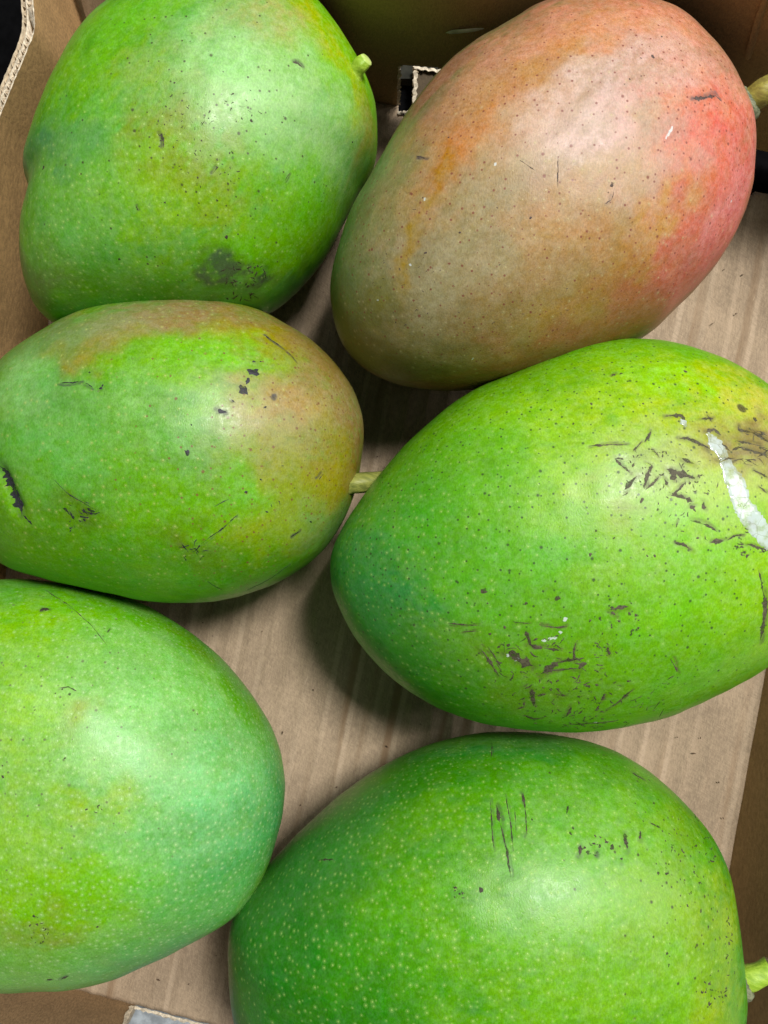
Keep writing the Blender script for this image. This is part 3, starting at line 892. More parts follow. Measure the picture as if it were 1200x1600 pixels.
def scar_material(name, col, lo=0.5, hi=1.7, rough=0.62):
    k = N(name)
    co = k.coord()
    f = k.noise(co, 1400, 3, 0.7)
    g = k.noise(co, 260, 2, 0.5)
    f2 = k.math('ADD', k.math('MULTIPLY', f, 0.6), k.math('MULTIPLY', g, 0.4))
    k.link(k.mix(k.ramp(f2, 0.34, 0.66), tuple(x * lo for x in col), tuple(x * hi for x in col)), k.b.inputs['Base Color'])
    k.link(k.ramp(f2, 0.36, 0.52, 0.30, 0.96), k.b.inputs['Alpha'])
    k.b.inputs['Roughness'].default_value = rough
    k.b.inputs['Specular IOR Level'].default_value = 0.25
    k.link(k.bump(f, 0.6, 0.0002), k.b.inputs['Normal'])
    return k.m

def sap_glint_material():
    k = N('dried_sap_glint')
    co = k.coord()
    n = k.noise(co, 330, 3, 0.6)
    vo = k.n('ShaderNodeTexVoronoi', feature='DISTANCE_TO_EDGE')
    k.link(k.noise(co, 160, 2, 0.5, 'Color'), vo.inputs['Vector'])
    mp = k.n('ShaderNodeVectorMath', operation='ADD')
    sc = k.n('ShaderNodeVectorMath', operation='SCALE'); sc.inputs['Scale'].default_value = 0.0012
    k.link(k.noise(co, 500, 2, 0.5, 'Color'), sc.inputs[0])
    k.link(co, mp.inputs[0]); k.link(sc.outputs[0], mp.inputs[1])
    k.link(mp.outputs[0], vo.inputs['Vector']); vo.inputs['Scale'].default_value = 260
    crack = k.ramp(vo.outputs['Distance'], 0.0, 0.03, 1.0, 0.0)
    c = k.mix(k.ramp(n, 0.35, 0.65), (0.56, 0.64, 0.48), (0.68, 0.78, 0.76))  # near-white base paints the lamp's reflection onto the film
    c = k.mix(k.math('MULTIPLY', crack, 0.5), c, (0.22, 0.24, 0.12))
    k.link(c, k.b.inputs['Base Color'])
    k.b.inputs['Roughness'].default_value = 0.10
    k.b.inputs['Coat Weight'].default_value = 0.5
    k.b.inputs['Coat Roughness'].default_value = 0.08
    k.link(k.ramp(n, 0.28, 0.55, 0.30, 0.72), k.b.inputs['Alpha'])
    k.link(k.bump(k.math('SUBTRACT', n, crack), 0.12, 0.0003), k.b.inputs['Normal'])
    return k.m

def stem_material(name, c1, c2):
    k = N(name)
    co = k.coord()
    f = k.noise(k.mapping(co, (130, 800, 800), (0, 0, 0.35)), 1.0, 4, 0.65)
    k.link(k.mix(k.ramp(f, 0.35, 0.65), c1, c2), k.b.inputs['Base Color'])
    k.b.inputs['Roughness'].default_value = 0.5
    k.link(k.bump(f, 0.5, 0.0004), k.b.inputs['Normal'])
    return k.m

def stem(fruit, a, b, r0, r1, mat, cut_mat, collar_mat=None, seg=20, bend=(0, 0, 0.0008), seed=1, collar_r=1.6):
    """stalk from point a to point b (world), radii r0, r1; a ring at its foot if collar_mat"""
    rr = np.random.default_rng(seed)
    inv = Vector(fruit.location)
    a, b = Vector(a) - inv, Vector(b) - inv
    ax = (b - a).normalized()
    u = ax.orthogonal().normalized(); v = ax.cross(u)
    n = 14
    V, F = [], []
    lob = [1 + rr.normal(0, 0.05) for _ in range(seg)]
    for i in range(n + 1):
        t = i / n
        c = a.lerp(b, t) + Vector(bend) * math.sin(t * math.pi)
        r = r0 + (r1 - r0) * t ** 0.7 + r0 * 0.10 * math.sin(t * 9 + seed) * 0.4
        if t < 0.15:
            r += r0 * 0.25 * (0.15 - t) / 0.15
        for s in range(seg):
            q = s / seg * 2 * math.pi
            V.append(c + (u * math.cos(q) + v * math.sin(q)) * r * lob[s])
    for i in range(n):
        for s in range(seg):
            F.append((i * seg + s, i * seg + (s + 1) % seg, (i + 1) * seg + (s + 1) % seg, (i + 1) * seg + s))
    o = mesh_obj('stem', V, F, mat, fruit)
    V2 = [V[n * seg + s] * 1 for s in range(seg)]
    ce = sum(V2, Vector()) / seg
    V3 = V2 + [ce + (p - ce) * 0.8 + ax * r1 * 0.22 for p in V2] + [ce + ax * r1 * 0.16]
    F3 = [(s, (s + 1) % seg, seg + (s + 1) % seg, seg + s) for s in range(seg)] + [(seg + s, seg + (s + 1) % seg, 2 * seg) for s in range(seg)]
    mesh_obj('cut_end', V3, F3, cut_mat, o)
    if collar_mat:
        V4, F4 = [], []
        m = 36
        prof = [(1.0, -0.5), (1.0, 0.35), (0.86, 0.62), (0.6, 0.68)]
        for i, (pr, pz) in enumerate(prof):
            for s in range(m):
                q = s / m * 2 * math.pi
                rad = r0 * collar_r * pr * (1 + rr.normal(0, 0.03))
                V4.append(a + ax * (pz * r0 + rr.normal(0, 0.00012)) + (u * math.cos(q) + v * math.sin(q)) * rad)
        for i in range(len(prof) - 1):
            for s in range(m):
                F4.append((i * m + s, i * m + (s + 1) % m, (i + 1) * m + (s + 1) % m, (i + 1) * m + s))
        mesh_obj('collar', V4, F4, collar_mat, o)
    return o

# skin pigments
GLAUC = (0.15, 0.38, 0.095); VIVID = (0.16, 0.40, 0.008); DEEP = (0.035, 0.21, 0.03)
MID = (0.10, 0.29, 0.03); PALE = (0.30, 0.56, 0.20); LIME = (0.27, 0.50, 0.035); YEL = (0.55, 0.55, 0.07)
OLIVE = (0.26, 0.22, 0.045); TAN = (0.46, 0.31, 0.16); ORANGE = (0.58, 0.24, 0.07); RED = (0.62, 0.13, 0.085)
PINK = (0.64, 0.32, 0.24); BLUEGREEN = (0.09, 0.32, 0.13); BROWN = (0.22, 0.15, 0.06)

# ---- green mango, top left
SPOT_DK = (0.05, 0.045, 0.02)
MK1 = scar_material('corky_scar', (0.050, 0.042, 0.028))
MK2 = scar_material('grey_scar', (0.085, 0.060, 0.052))
MK3 = scar_material('blue_black_scar', (0.022, 0.021, 0.026), 0.6, 1.9, 0.5)
MK4 = scar_material('brown_scar', (0.072, 0.064, 0.038))
MK5 = MK6 = MK1
m = Skin('m1', 11, axis=0.9)
m.base(GLAUC, MID, LIME)
m.tint(225, 25, 17, 9, VIVID, 0.95, 10)
m.tint(330, 230, 14, 22, (0.22, 0.25, 0.06), 0.55, -30, mot=0.7)
m.tint(270, 190, 12, 7, (0.21, 0.21, 0.07), 0.45, 10, mot=0.8); m.tint(335, 255, 9, 9, (0.21, 0.20, 0.07), 0.45, 10, mot=0.8)
m.tint(270, 120, 10, 9, (0.30, 0.30, 0.09), 0.45)
m.tint(360, 90, 13, 16, PALE, 0.75)
m.tint(440, 160, 14, 20, PALE, 0.75, 60)
m.tint(500, 190, 12, 20, (0.27, 0.45, 0.17), 0.7, 70)
m.tint(425, 30, 12, 8, (0.37, 0.33, 0.13), 0.7)
m.tint(480, 25, 10, 4, (0.38, 0.39, 0.06), 0.75, -60)
m.tint(545, 110, 4, 16, (0.33, 0.40, 0.05), 0.7, 10)
m.tint(570, 210, 5, 14, (0.30, 0.28, 0.08), 0.6, 15)
m.tint(480, 320, 22, 10, VIVID, 0.75, -35)
m.tint(400, 385, 16, 8, VIVID, 0.8, 15)
m.tint(230, 320, 20, 14, LIME, 0.5, 20)
m.tint(120, 400, 16, 20, GLAUC, 0.6)
m.tint(180, 450, 30, 8, MID, 0.7, -10)
m.tint(60, 230, 8, 26, (0.10, 0.27, 0.09), 0.75, 75)
m.tint(55, 430, 8, 16, (0.17, 0.25, 0.07), 0.7, 70)
m.tint(450, 470, 26, 7, (0.14, 0.26, 0.11), 0.7, 40)
m.tint(378, 430, 10, 6, (0.075, 0.13, 0.055), 0.8, -10, 0.8, 0.008, 0.8)
m.spot(376, 420, 3.4, 0.47, soft=0.95, warp=0.008); m.spot(395, 432, 2.8, 0.47, soft=0.95, warp=0.008); m.spot(352, 432, 2.0, 0.42, soft=0.95, warp=0.006)
m.dashes(378, 430, 40, 20, 34, 7, 0.8, -20, 80, 0.75, 3)
m.dashes(375, 462, 26, 8, 12, 9, 0.8, 0, 60, 0.9, 4)
for x, y, r in ((354, 370, 1.2), (187, 405, .75), (68, 262, 1.2), (272, 130, .55), (392, 188, .9), (378, 185, .6), (315, 220, .5), (340, 314, .6), (311, 318, .5), (278, 336, .45), (372, 365, .5), (440, 190, .5), (347, 256, .4), (356, 272, .4), (258, 317, .5), (255, 247, .5), (550, 222, .6), (338, 260, .5)):
    m.spot(x, y, r, 0.95)
m.stroke([(251, 207), (255, 218), (257, 233)], 1.1)
m.stroke([(457, 97), (466, 99), (473, 106)], 1.4)
m.stroke([(333, 270), (340, 258)], 0.5); m.stroke([(213, 321), (216, 328)], 0.7)
m.stroke([(446, 282), (452, 270)], 0.4)
m.dashes(300, 190, 70, 50, 44, 5, 0.4, 0, 60, 0.7, 5); m.dashes(330, 260, 50, 40, 24, 4, 0.4, 0, 60, 0.7, 55)
m.dashes(380, 165, 30, 30, 10, 7, 0.4, 60, 40, 0.7, 6)
m.layer('bloom_sheen', 360, 90, 18, 20, 0.9); m.layer('bloom_sheen', 470, 180, 16, 26, 0.8, 60)
m.layer('bloom_sheen', 90, 300, 16, 40, 0.35, 80); m.layer('bloom_sheen', 440, 475, 30, 8, 0.6, 40)
m.layer('pale_dots', 150, 390, 45, 34, 0.85, soft=0.9); m.layer('pale_dots', 330, 330, 40, 30, 0.35)
m.layer('dark_dots', 320, 190, 30, 34, 0.50, soft=0.9); m.layer('dark_dots2', 330, 230, 40, 36, 0.5)
SK1 = skin_material('green_skin', (0.035, 0.032, 0.025), SPOT_DK)
m.C *= 0.92
M1 = m.build(SK1, 'green mango with a short bright stalk, wedged against the left wall at the far end', MK1)

# ---- pink and tan mango, top right
m = Skin('m2', 23, axis=0.85)
m.sat = 1.08; m.gain = np.array([0.98, 0.90, 0.92])
m.base((0.22, 0.20, 0.075), (0.36, 0.185, 0.105), (0.42, 0.235, 0.145))
m.tint(1075, 340, 40, 30, (0.56, 0.20, 0.13), 0.75, 45, 1.0)
m.tint(640, 480, 30, 44, (0.20, 0.20, 0.055), 0.7, 60, 1.0)
m.tint(565, 410, 18, 44, (0.10, 0.24, 0.07), 0.92, 75, 0.9, mot=0.6)
m.tint(600, 330, 12, 30, (0.17, 0.27, 0.09), 0.8, 60, mot=0.6)
m.tint(545, 500, 14, 18, (0.07, 0.22, 0.05), 0.85)
m.tint(640, 250, 10, 34, (0.17, 0.30, 0.10), 0.85, 55)
m.tint(590, 470, 18, 20, (0.24, 0.27, 0.07), 0.6)
m.tint(660, 540, 40, 14, (0.15, 0.125, 0.022), 0.85, -10)
m.tint(750, 570, 44, 10, (0.15, 0.11, 0.025), 0.85, 10)
m.tint(620, 500, 20, 18, (0.19, 0.18, 0.04), 0.7)
m.tint(800, 500, 30, 14, (0.26, 0.20, 0.05), 0.6, 15)
m.tint(740, 190, 22, 11, ORANGE, 0.85, 50)
m.tint(800, 130, 30, 12, (0.52, 0.27, 0.10), 0.75, 35)
m.tint(900, 70, 34, 14, (0.50, 0.29, 0.15), 0.8, 25)
m.tint(960, 20, 30, 8, (0.56, 0.24, 0.13), 0.8, 10)
m.tint(1060, 70, 18, 16, (0.62, 0.27, 0.15), 0.85, -30)
m.tint(930, 230, 30, 26, (0.52, 0.37, 0.22), 0.75, 20)
m.tint(1010, 195, 24, 20, (0.62, 0.46, 0.40), 0.9, 30)  # near-white highlight painted into the skin
m.tint(1110, 180, 12, 24, (0.64, 0.28, 0.18), 0.9, -70)
m.tint(1150, 220, 8, 24, (0.62, 0.20, 0.12), 0.9, 80)
m.tint(1120, 300, 20, 13, RED, 0.95, 55)
m.tint(1060, 400, 32, 12, (0.60, 0.16, 0.10), 0.95, 45)
m.tint(1130, 340, 24, 5, (0.66, 0.27, 0.25), 0.7, 55)
m.tint(1010, 460, 26, 10, (0.52, 0.15, 0.10), 0.95, 35)
m.tint(940, 500, 28, 9, (0.42, 0.15, 0.09), 0.85, 25)
m.tint(860, 520, 24, 10, (0.40, 0.24, 0.09), 0.7, 15)
m.tint(985, 400, 5, 14, (0.46, 0.23, 0.06), 0.85, 70)
m.tint(1010, 370, 18, 4, (0.55, 0.27, 0.06), 0.8, 50)
m.tint(930, 330, 20, 9, (0.47, 0.29, 0.12), 0.6, 40)
m.tint(850, 440, 34, 16, (0.33, 0.22, 0.065), 0.6, 20)
m.tint(870, 360, 10, 7, ORANGE, 0.55)
m.tint(790, 430, 9, 5, ORANGE, 0.45)
m.tint(720, 400, 28, 20, (0.36, 0.29, 0.14), 0.6)
m.tint(690, 330, 20, 16, (0.40, 0.28, 0.12), 0.5)
m.tint(680, 430, 16, 12, (0.36, 0.34, 0.18), 0.5)
m.tint(1040, 470, 60, 9, (0.50, 0.13, 0.085), 0.85, 42)
m.tint(900, 540, 50, 10, (0.36, 0.14, 0.06), 0.75, 20)
m.tint(1160, 300, 40, 8, (0.62, 0.20, 0.16), 0.7, 75)
m.tint(700, 240, 12, 5, (0.42, 0.20, 0.05), 0.6, 50, 0.8); m.tint(735, 215, 16, 5, (0.52, 0.22, 0.06), 0.55, 52, 0.8); m.tint(690, 265, 6, 3, (0.42, 0.19, 0.02), 0.8, 60, 0.5)
m.tint(830, 90, 26, 5, (0.44, 0.22, 0.06), 0.6, 35, 0.5); m.tint(940, 45, 16, 5, (0.60, 0.26, 0.12), 0.6, 10, 0.8)
m.tint(640, 380, 16, 3, (0.36, 0.24, 0.03), 0.65, 65, 0.6); m.tint(580, 480, 10, 4, (0.20, 0.19, 0.03), 0.7, 60, 0.6)
m.tint(780, 490, 16, 4, (0.32, 0.21, 0.06), 0.6, 20, 0.6); m.tint(890, 480, 14, 5, (0.36, 0.22, 0.06), 0.6, 30, 0.6); m.tint(950, 260, 20, 4, (0.46, 0.31, 0.14), 0.6, 40, 0.6)
m.layer('bloom_sheen', 1010, 210, 22, 26, 1.0, 30); m.layer('bloom_sheen', 900, 250, 44, 26, 0.6, 20); m.layer('bloom_sheen', 690, 440, 40, 24, 0.6, 30)
m.layer('bloom_sheen', 560, 420, 12, 40, 0.6, 75); m.layer('bloom_sheen', 1110, 350, 34, 7, 0.45, 55); m.layer('bloom_sheen', 980, 495, 46, 6, 0.45, 32)
m.layer('dark_dots', 740, 210, 34, 44, 0.85); m.layer('dark_dots', 1090, 190, 34, 40, 0.85); m.layer('dark_dots', 850, 420, 80, 60, 0.7)
m.layer('dark_dots2', 880, 330, 80, 60, 0.55, soft=0.9); m.layer('pale_dots', 650, 470, 40, 40, 0.30); m.layer('pale_dots', 900, 400, 60, 40, 0.25)
m.stroke([(1083, 153), (1100, 152), (1119, 149)], 1.9); m.stroke([(1117, 150), (1128, 158)], 0.5)
for x, y, r in ((1020, 88, 1.1), (957, 290, 1.1), (829, 341, .8), (663, 395, .8), (989, 348, .5), (950, 300, .5), (1034, 57, .7), (720, 362, .6), (660, 310, .5), (655, 245, .7), (780, 412, .5), (700, 215, .5), (1002, 90, .5), (1002, 118, .5), (975, 133, .5), (985, 122, .5)):
    m.spot(x, y, r, 0.9)
m.stroke([(814, 250), (836, 268)], 0.4, 0.8); m.stroke([(870, 245), (872, 290)], 0.35, 0.7); m.stroke([(650, 243), (664, 246)], 0.8)
m.stroke([(960, 300), (955, 312), (944, 318)], 0.6, 0.8)
m.stroke([(1040, 218), (1049, 204), (1054, 196)], 0.8, 0.75, 'pale_gloss')
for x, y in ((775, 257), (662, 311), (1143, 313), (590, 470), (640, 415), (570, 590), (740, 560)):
    m.spot(x, y, 0.6, 0.9, 'pale_gloss', 0.2, 0.0003)  # sparkles painted as pale dots
m.dashes(640, 450, 60, 60, 30, 4, 0.28, -50, 30, 0.62, 7)
for (x, y) in ((640, 330), (610, 420), (690, 500), (800, 500), (880, 470), (760, 330)):
    m.dashes(x, y, 30, 30, 3, 4, 0.3, -40, 40, 0.6, int(x))
SK2 = skin_material('blushed_skin', (0.060, 0.045, 0.045), (0.20, 0.055, 0.035), (0.52, 0.44, 0.22), 0.42)
m.C *= 0.90
M2 = m.build(SK2, 'pink and tan mango with a green left end and a thick stalk', MK2)

# ---- green mango with a tan blush, middle left
m = Skin('m3', 37, axis=0.0, grooves=[([(-4, 728), (8, 748), (22, 780), (32, 806)], 0.0022, 0.0016)])
m.base((0.14, 0.33, 0.06), (0.145, 0.33, 0.012), (0.21, 0.42, 0.045))
m.tint(260, 488, 34, 7, (0.27, 0.175, 0.07), 0.92, 4)
m.tint(150, 510, 18, 8, (0.27, 0.27, 0.13), 0.8, 25)
m.tint(60, 550, 16, 8, (0.15, 0.26, 0.07), 0.8, 30)
m.tint(140, 530, 12, 4, (0.26, 0.22, 0.03), 0.7, 15)
m.tint(330, 500, 22, 8, (0.27, 0.16, 0.06), 0.85, -10)
m.tint(440, 520, 18, 10, (0.27, 0.19, 0.045), 0.9, -35)
m.tint(400, 525, 10, 5, (0.34, 0.22, 0.01), 0.8, -20)
m.tint(390, 540, 5, 4, (0.36, 0.13, 0.015), 0.75, -10)
m.tint(500, 590, 14, 16, (0.28, 0.20, 0.07), 0.9, -60)
m.tint(545, 670, 6, 24, (0.32, 0.17, 0.07), 0.92, 8)
m.tint(500, 700, 14, 22, (0.25, 0.19, 0.06), 0.85)
m.tint(440, 640, 16, 12, (0.33, 0.23, 0.11), 0.85)
m.tint(438, 618, 9, 5, (0.42, 0.19, 0.11), 0.7)
m.tint(470, 760, 20, 20, (0.30, 0.31, 0.04), 0.7)
m.tint(560, 680, 26, 12, (0.27, 0.16, 0.06), 0.85, 85)
m.tint(540, 590, 26, 10, (0.27, 0.19, 0.07), 0.8, -55)
m.tint(470, 510, 26, 9, (0.26, 0.18, 0.06), 0.8, -35)
m.tint(520, 760, 8, 18, (0.29, 0.24, 0.04), 0.75)
m.tint(430, 820, 16, 14, (0.24, 0.33, 0.03), 0.6)
m.tint(365, 560, 14, 10, (0.22, 0.48, 0.02), 0.85)
m.tint(355, 780, 12, 6, VIVID, 0.7, 10)
m.tint(190, 740, 22, 8, VIVID, 0.6, -20)
m.tint(110, 700, 20, 14, GLAUC, 0.7); m.tint(60, 640, 16, 12, GLAUC, 0.7)
m.tint(20, 600, 10, 8, PALE, 0.5); m.tint(250, 650, 20, 12, PALE, 0.35)
m.tint(110, 860, 40, 10, (0.11, 0.30, 0.015), 0.8, -8)
m.tint(280, 910, 46, 7, (0.09, 0.28, 0.015), 0.7)
m.tint(515, 830, 8, 14, (0.14, 0.30, 0.07), 0.8, 60)
m.tint(30, 830, 12, 10, (0.16, 0.33, 0.02), 0.7)
for x, y, r in ((398, 581, 3.0), (390, 580, 1.8), (387, 595, 1.7), (381, 608, 2.9), (293, 708, 1.7), (385, 769, .9), (396, 565, .9), (407, 565, .6), (300, 663, .5), (290, 868, .5), (416, 636, .8), (140, 583, .6), (160, 603, .7)):
    m.spot(x, y, r, 1.0, soft=0.25)
m.stroke([(341, 640), (347, 643), (354, 644)], 2.6); m.stroke([(361, 624), (368, 628)], 0.5)
m.spot(431, 622, 2.0, 0.60, soft=0.6)
m.stroke([(413, 522), (425, 531), (439, 541)], 0.9); m.stroke([(439, 541), (452, 553), (464, 567)], 0.45)
m.stroke([(-4, 728), (6, 745), (14, 760), (25, 785), (33, 806)], 3.4, 0.85, warp=0.0014)
m.stroke([(35, 806), (50, 820)], 0.8, 0.6)
m.tint(124, 802, 8, 5, (0.10, 0.17, 0.02), 0.75, -30); m.dashes(128, 797, 26, 18, 16, 13, 0.8, 30, 30, 0.75, 2); m.dashes(120, 820, 20, 10, 6, 5, 0.6, 0, 50, 0.8, 8)
m.tint(298, 862, 9, 5, (0.13, 0.20, 0.04), 0.7, -30); m.dashes(300, 862, 24, 15, 14, 11, 0.5, 20, 40, 0.55, 9)
m.stroke([(315, 851), (345, 829), (372, 805)], 0.45, 0.8); m.stroke([(335, 791), (358, 780)], 0.4, 0.8)
m.stroke([(324, 908), (346, 921)], 0.35, 0.7); m.stroke([(385, 922), (420, 905), (455, 880)], 0.35, 0.6)
m.stroke([(92, 598), (112, 597), (130, 594)], 0.7); m.stroke([(133, 598), (145, 606)], 0.6); m.stroke([(154, 607), (160, 606)], 0.8)
m.stroke([(85, 750), (110, 775), (150, 795)], 0.4, 0.6)
m.stroke([(455, 838), (468, 830)], 0.9); m.stroke([(497, 750), (505, 740)], 0.7)
m.dashes(460, 770, 60, 60, 12, 5, 0.5, 20, 60, 0.7, 12)
m.layer('dark_dots', 460, 720, 32, 44, 0.85, soft=0.9); m.layer('dark_dots2', 450, 730, 34, 44, 0.8); m.layer('dark_dots', 300, 690, 40, 30, 0.18)
m.layer('pale_dots', 150, 640, 50, 50, 0.40); m.layer('pale_dots', 120, 820, 50, 30, 0.45); m.layer('pale_dots', 330, 480, 40, 14, 0.4)
m.layer('bloom_sheen', 200, 495, 40, 10, 0.8, 10); m.layer('bloom_sheen', 430, 650, 20, 20, 0.7); m.layer('bloom_sheen', 530, 640, 10, 40, 0.6, -70); m.layer('bloom_sheen', 30, 590, 20, 14, 0.5); m.layer('bloom_sheen', 515, 830, 10, 26, 0.6, 60)
SK3 = skin_material('half_blushed_skin', (0.030, 0.028, 0.030), (0.17, 0.075, 0.03), (0.44, 0.50, 0.14))
m.C *= 0.87
M3 = m.build(SK3, 'green mango with tan blushed right end and blue black spots, middle left', MK3)

# ---- large lime green mango, middle right
m = Skin('m4', 41, axis=0.05)
m.base((0.165, 0.42, 0.05), (0.155, 0.40, 0.015), (0.23, 0.48, 0.03))
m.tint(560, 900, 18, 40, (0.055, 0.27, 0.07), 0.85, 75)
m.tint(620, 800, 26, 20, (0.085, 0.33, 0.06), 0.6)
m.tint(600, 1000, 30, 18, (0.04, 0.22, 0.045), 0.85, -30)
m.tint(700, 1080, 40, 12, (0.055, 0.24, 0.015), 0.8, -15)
m.tint(665, 730, 5, 16, VIVID, 0.75, 65)
m.tint(660, 790, 10, 8, (0.11, 0.36, 0.015), 0.6)
m.tint(790, 930, 18, 14, (0.135, 0.40, 0.008), 0.85, 0, 0.45)
m.tint(850, 910, 16, 8, (0.13, 0.40, 0.01), 0.6)
m.tint(800, 690, 18, 12, (0.13, 0.44, 0.012), 0.7, -20)
m.tint(930, 610, 34, 12, LIME, 0.7, 8)
m.tint(1000, 700, 30, 18, (0.33, 0.55, 0.07), 0.6)
m.tint(1060, 760, 24, 20, (0.42, 0.57, 0.15), 0.75)
m.tint(1100, 640, 26, 16, (0.42, 0.57, 0.05), 0.7)
m.tint(1150, 680, 18, 16, (0.48, 0.52, 0.13), 0.8)
m.tint(1190, 640, 14, 14, (0.55, 0.53, 0.13), 0.85)
m.tint(1190, 780, 14, 10, (0.46, 0.52, 0.14), 0.8)
m.tint(1100, 910, 34, 18, (0.21, 0.50, 0.02), 0.7)
m.tint(1190, 960, 12, 20, (0.30, 0.50, 0.03), 0.7)
m.tint(1050, 590, 12, 5, (0.30, 0.60, 0.01), 0.7, -10)
m.tint(1085, 598, 5, 3, (0.33, 0.58, 0.005), 0.9, -20, 0.3)
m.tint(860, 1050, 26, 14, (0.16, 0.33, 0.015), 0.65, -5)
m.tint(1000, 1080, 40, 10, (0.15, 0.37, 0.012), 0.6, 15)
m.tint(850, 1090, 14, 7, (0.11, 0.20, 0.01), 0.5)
m.tint(1175, 700, 14, 6, (0.24, 0.19, 0.07), 0.75, -10, 0.8)
m.tint(1195, 690, 8, 7, (0.26, 0.20, 0.09), 0.75)
A = 'scar'
for p, w in (([(1039, 651), (1051, 649), (1067, 650), (1073, 663)], 1.5), ([(1061, 684), (1077, 685), (1093, 692), (1112, 700)], 1.7),
             ([(1120, 717), (1135, 718), (1149, 716)], 1.2), ([(920, 697), (944, 696), (981, 696)], .9), ([(1016, 673), (1014, 682), (1007, 692)], 1.0),
             ([(960, 716), (971, 729), (984, 739)], 1.3), ([(960, 716), (975, 716)], .9), ([(976, 764), (987, 751), (995, 743)], 1.9),
             ([(1011, 724), (1019, 729), (1013, 740), (1009, 764)], 1.2), ([(1009, 764), (1020, 756), (1030, 744)], .9),
             ([(1040, 734), (1061, 737), (1083, 747)], 2.6), ([(1050, 735), (1055, 748)], 3.0), ([(1048, 775), (1053, 773), (1066, 778), (1081, 785)], 1.8), ([(1051, 772), (1062, 762), (1070, 753)], 1.3),
             ([(1077, 796), (1088, 790)], 1.5), ([(1098, 785), (1102, 795)], 1.3), ([(1080, 812), (1098, 818), (1109, 824), (1117, 831)], 1.1),
             ([(1109, 847), (1130, 845)], 1.4), ([(1136, 845), (1150, 838), (1163, 836)], .9), ([(1056, 848), (1070, 851), (1081, 860)], 1.3),
             ([(1060, 815), (1058, 824)], .6), ([(1037, 748), (1043, 758)], 1.5), ([(990, 705), (1002, 692)], .8), ([(1020, 703), (1030, 715)], .6),
             ([(1066, 716), (1084, 726)], 1.6), ([(1153, 663), (1154, 672), (1175, 676), (1200, 690)], 1.4), ([(1168, 815), (1185, 826)], 1.5),
             ([(1095, 655), (1115, 655)], .9), ([(1105, 650), (1112, 660)], .9), ([(1165, 850), (1200, 862)], .9), ([(1185, 760), (1200, 770)], 1.3), ([(1175, 735), (1200, 745)], 1.0),
             ([(1160, 700), (1200, 712)], 1.1), ([(1150, 690), (1190, 695)], .8)):
    m.stroke(p, w, 0.95)
m.tint(1010, 735, 14, 9, (0.22, 0.30, 0.07), 0.4, 30, mot=0.9); m.dashes(1040, 750, 60, 50, 40, 5, 0.6, 40, 50, 0.8, 91)
m.dashes(1010, 740, 55, 50, 26, 9, 0.5, 45, 40, 0.75, 21); m.dashes(1080, 780, 50, 70, 26, 8, 0.45, 30, 50, 0.7, 22)
m.dashes(1175, 700, 26, 30, 26, 16, 0.6, 15, 25, 0.75, 23); m.dashes(1170, 850, 30, 24, 18, 9, 0.8, 20, 40, 0.85, 24)
m.spot(1157, 636, 2.2, 0.9, soft=0.7); m.spot(1180, 655, 1.5, .5)
m.stroke([(1192, 925), (1196, 950), (1192, 975), (1188, 1000)], 2.6, 0.95); m.stroke([(1185, 890), (1193, 925)], 1.0, 0.8)
for x, y, r in ((757, 924, 1.6), (873, 933, 1.5), (821, 943, .9), (788, 981, 1.0), (957, 950, .9), (937, 966, .8), (968, 970, .9), (796, 1007, 1.0), (766, 990, .7), (716, 1032, .8), (760, 943, .5), (1003, 783, 1.2), (923, 866, 1.0), (1022, 868, .8), (930, 828, .7), (959, 840, .6), (933, 1070, 1.0), (982, 1064, .9), (988, 985, .8), (1005, 630, .6), (970, 584, .8), (895, 662, .7), (960, 585, .5), (1013, 870, .6), (1090, 614, .6), (1070, 580, 1.2), (925, 632, .9), (911, 1038, 1.6), (1000, 1105, .7)):
    m.spot(x, y, r, 0.95)
m.stroke([(955, 588), (962, 584)], 1.0)
for p, w in (([(952, 952), (970, 950), (981, 947)], 1.7), ([(955, 958), (963, 960)], 1.3), ([(821, 987), (826, 998), (829, 1008)], 1.4), ([(826, 1004), (834, 1011), (846, 1012)], 1.8),
             ([(851, 1013), (873, 1015)], 1.0), ([(795, 1019), (806, 1026), (815, 1033), (833, 1041)], 3.6), ([(795, 1018), (806, 1018)], 1.8), ([(846, 1052), (858, 1044), (872, 1035)], 3.0),
             ([(872, 1035), (899, 1030)], .9), ([(899, 1005), (896, 1018), (898, 1034)], 1.1), ([(885, 1030), (900, 1031)], 1.4), ([(752, 1013), (765, 1034), (779, 1056)], 1.0), ([(762, 1010), (781, 1042)], .7),
             ([(832, 1078), (833, 1102)], 2.2), ([(838, 1088), (852, 1086)], 1.5), ([(819, 1117), (832, 1124), (846, 1123)], 1.3), ([(893, 1104), (889, 1112), (884, 1120)], 1.4),
             ([(869, 1085), (884, 1087)], 1.2), ([(941, 1094), (946, 1084)], 1.1), ([(946, 1108), (962, 1100), (976, 1088), (990, 1076)], .9), ([(975, 1090), (980, 1084)], 1.6), ([(888, 1131), (910, 1132), (930, 1130), (962, 1126)], 1.3),
             ([(845, 980), (870, 983), (885, 980)], .8), ([(700, 975), (752, 974)], .5), ([(724, 986), (748, 986)], .5), ([(800, 972), (830, 974)], .5), ([(949, 1010), (953, 1024)], 1.5), ([(1048, 1030), (1058, 1050)], .8), ([(905, 1046), (912, 1034)], 1.2), ([(858, 1046), (880, 1046), (905, 1044)], .7)):
    m.stroke(p, w, 0.95, warp=0.0012)
m.dashes(850, 1035, 110, 45, 50, 12, 0.6, -5, 40, 0.78, 31); m.dashes(900, 1090, 100, 34, 60, 8, 0.7, -15, 45, 0.85, 32); m.dashes(900, 1128, 90, 10, 26, 8, 0.8, 0, 35, 0.85, 33)
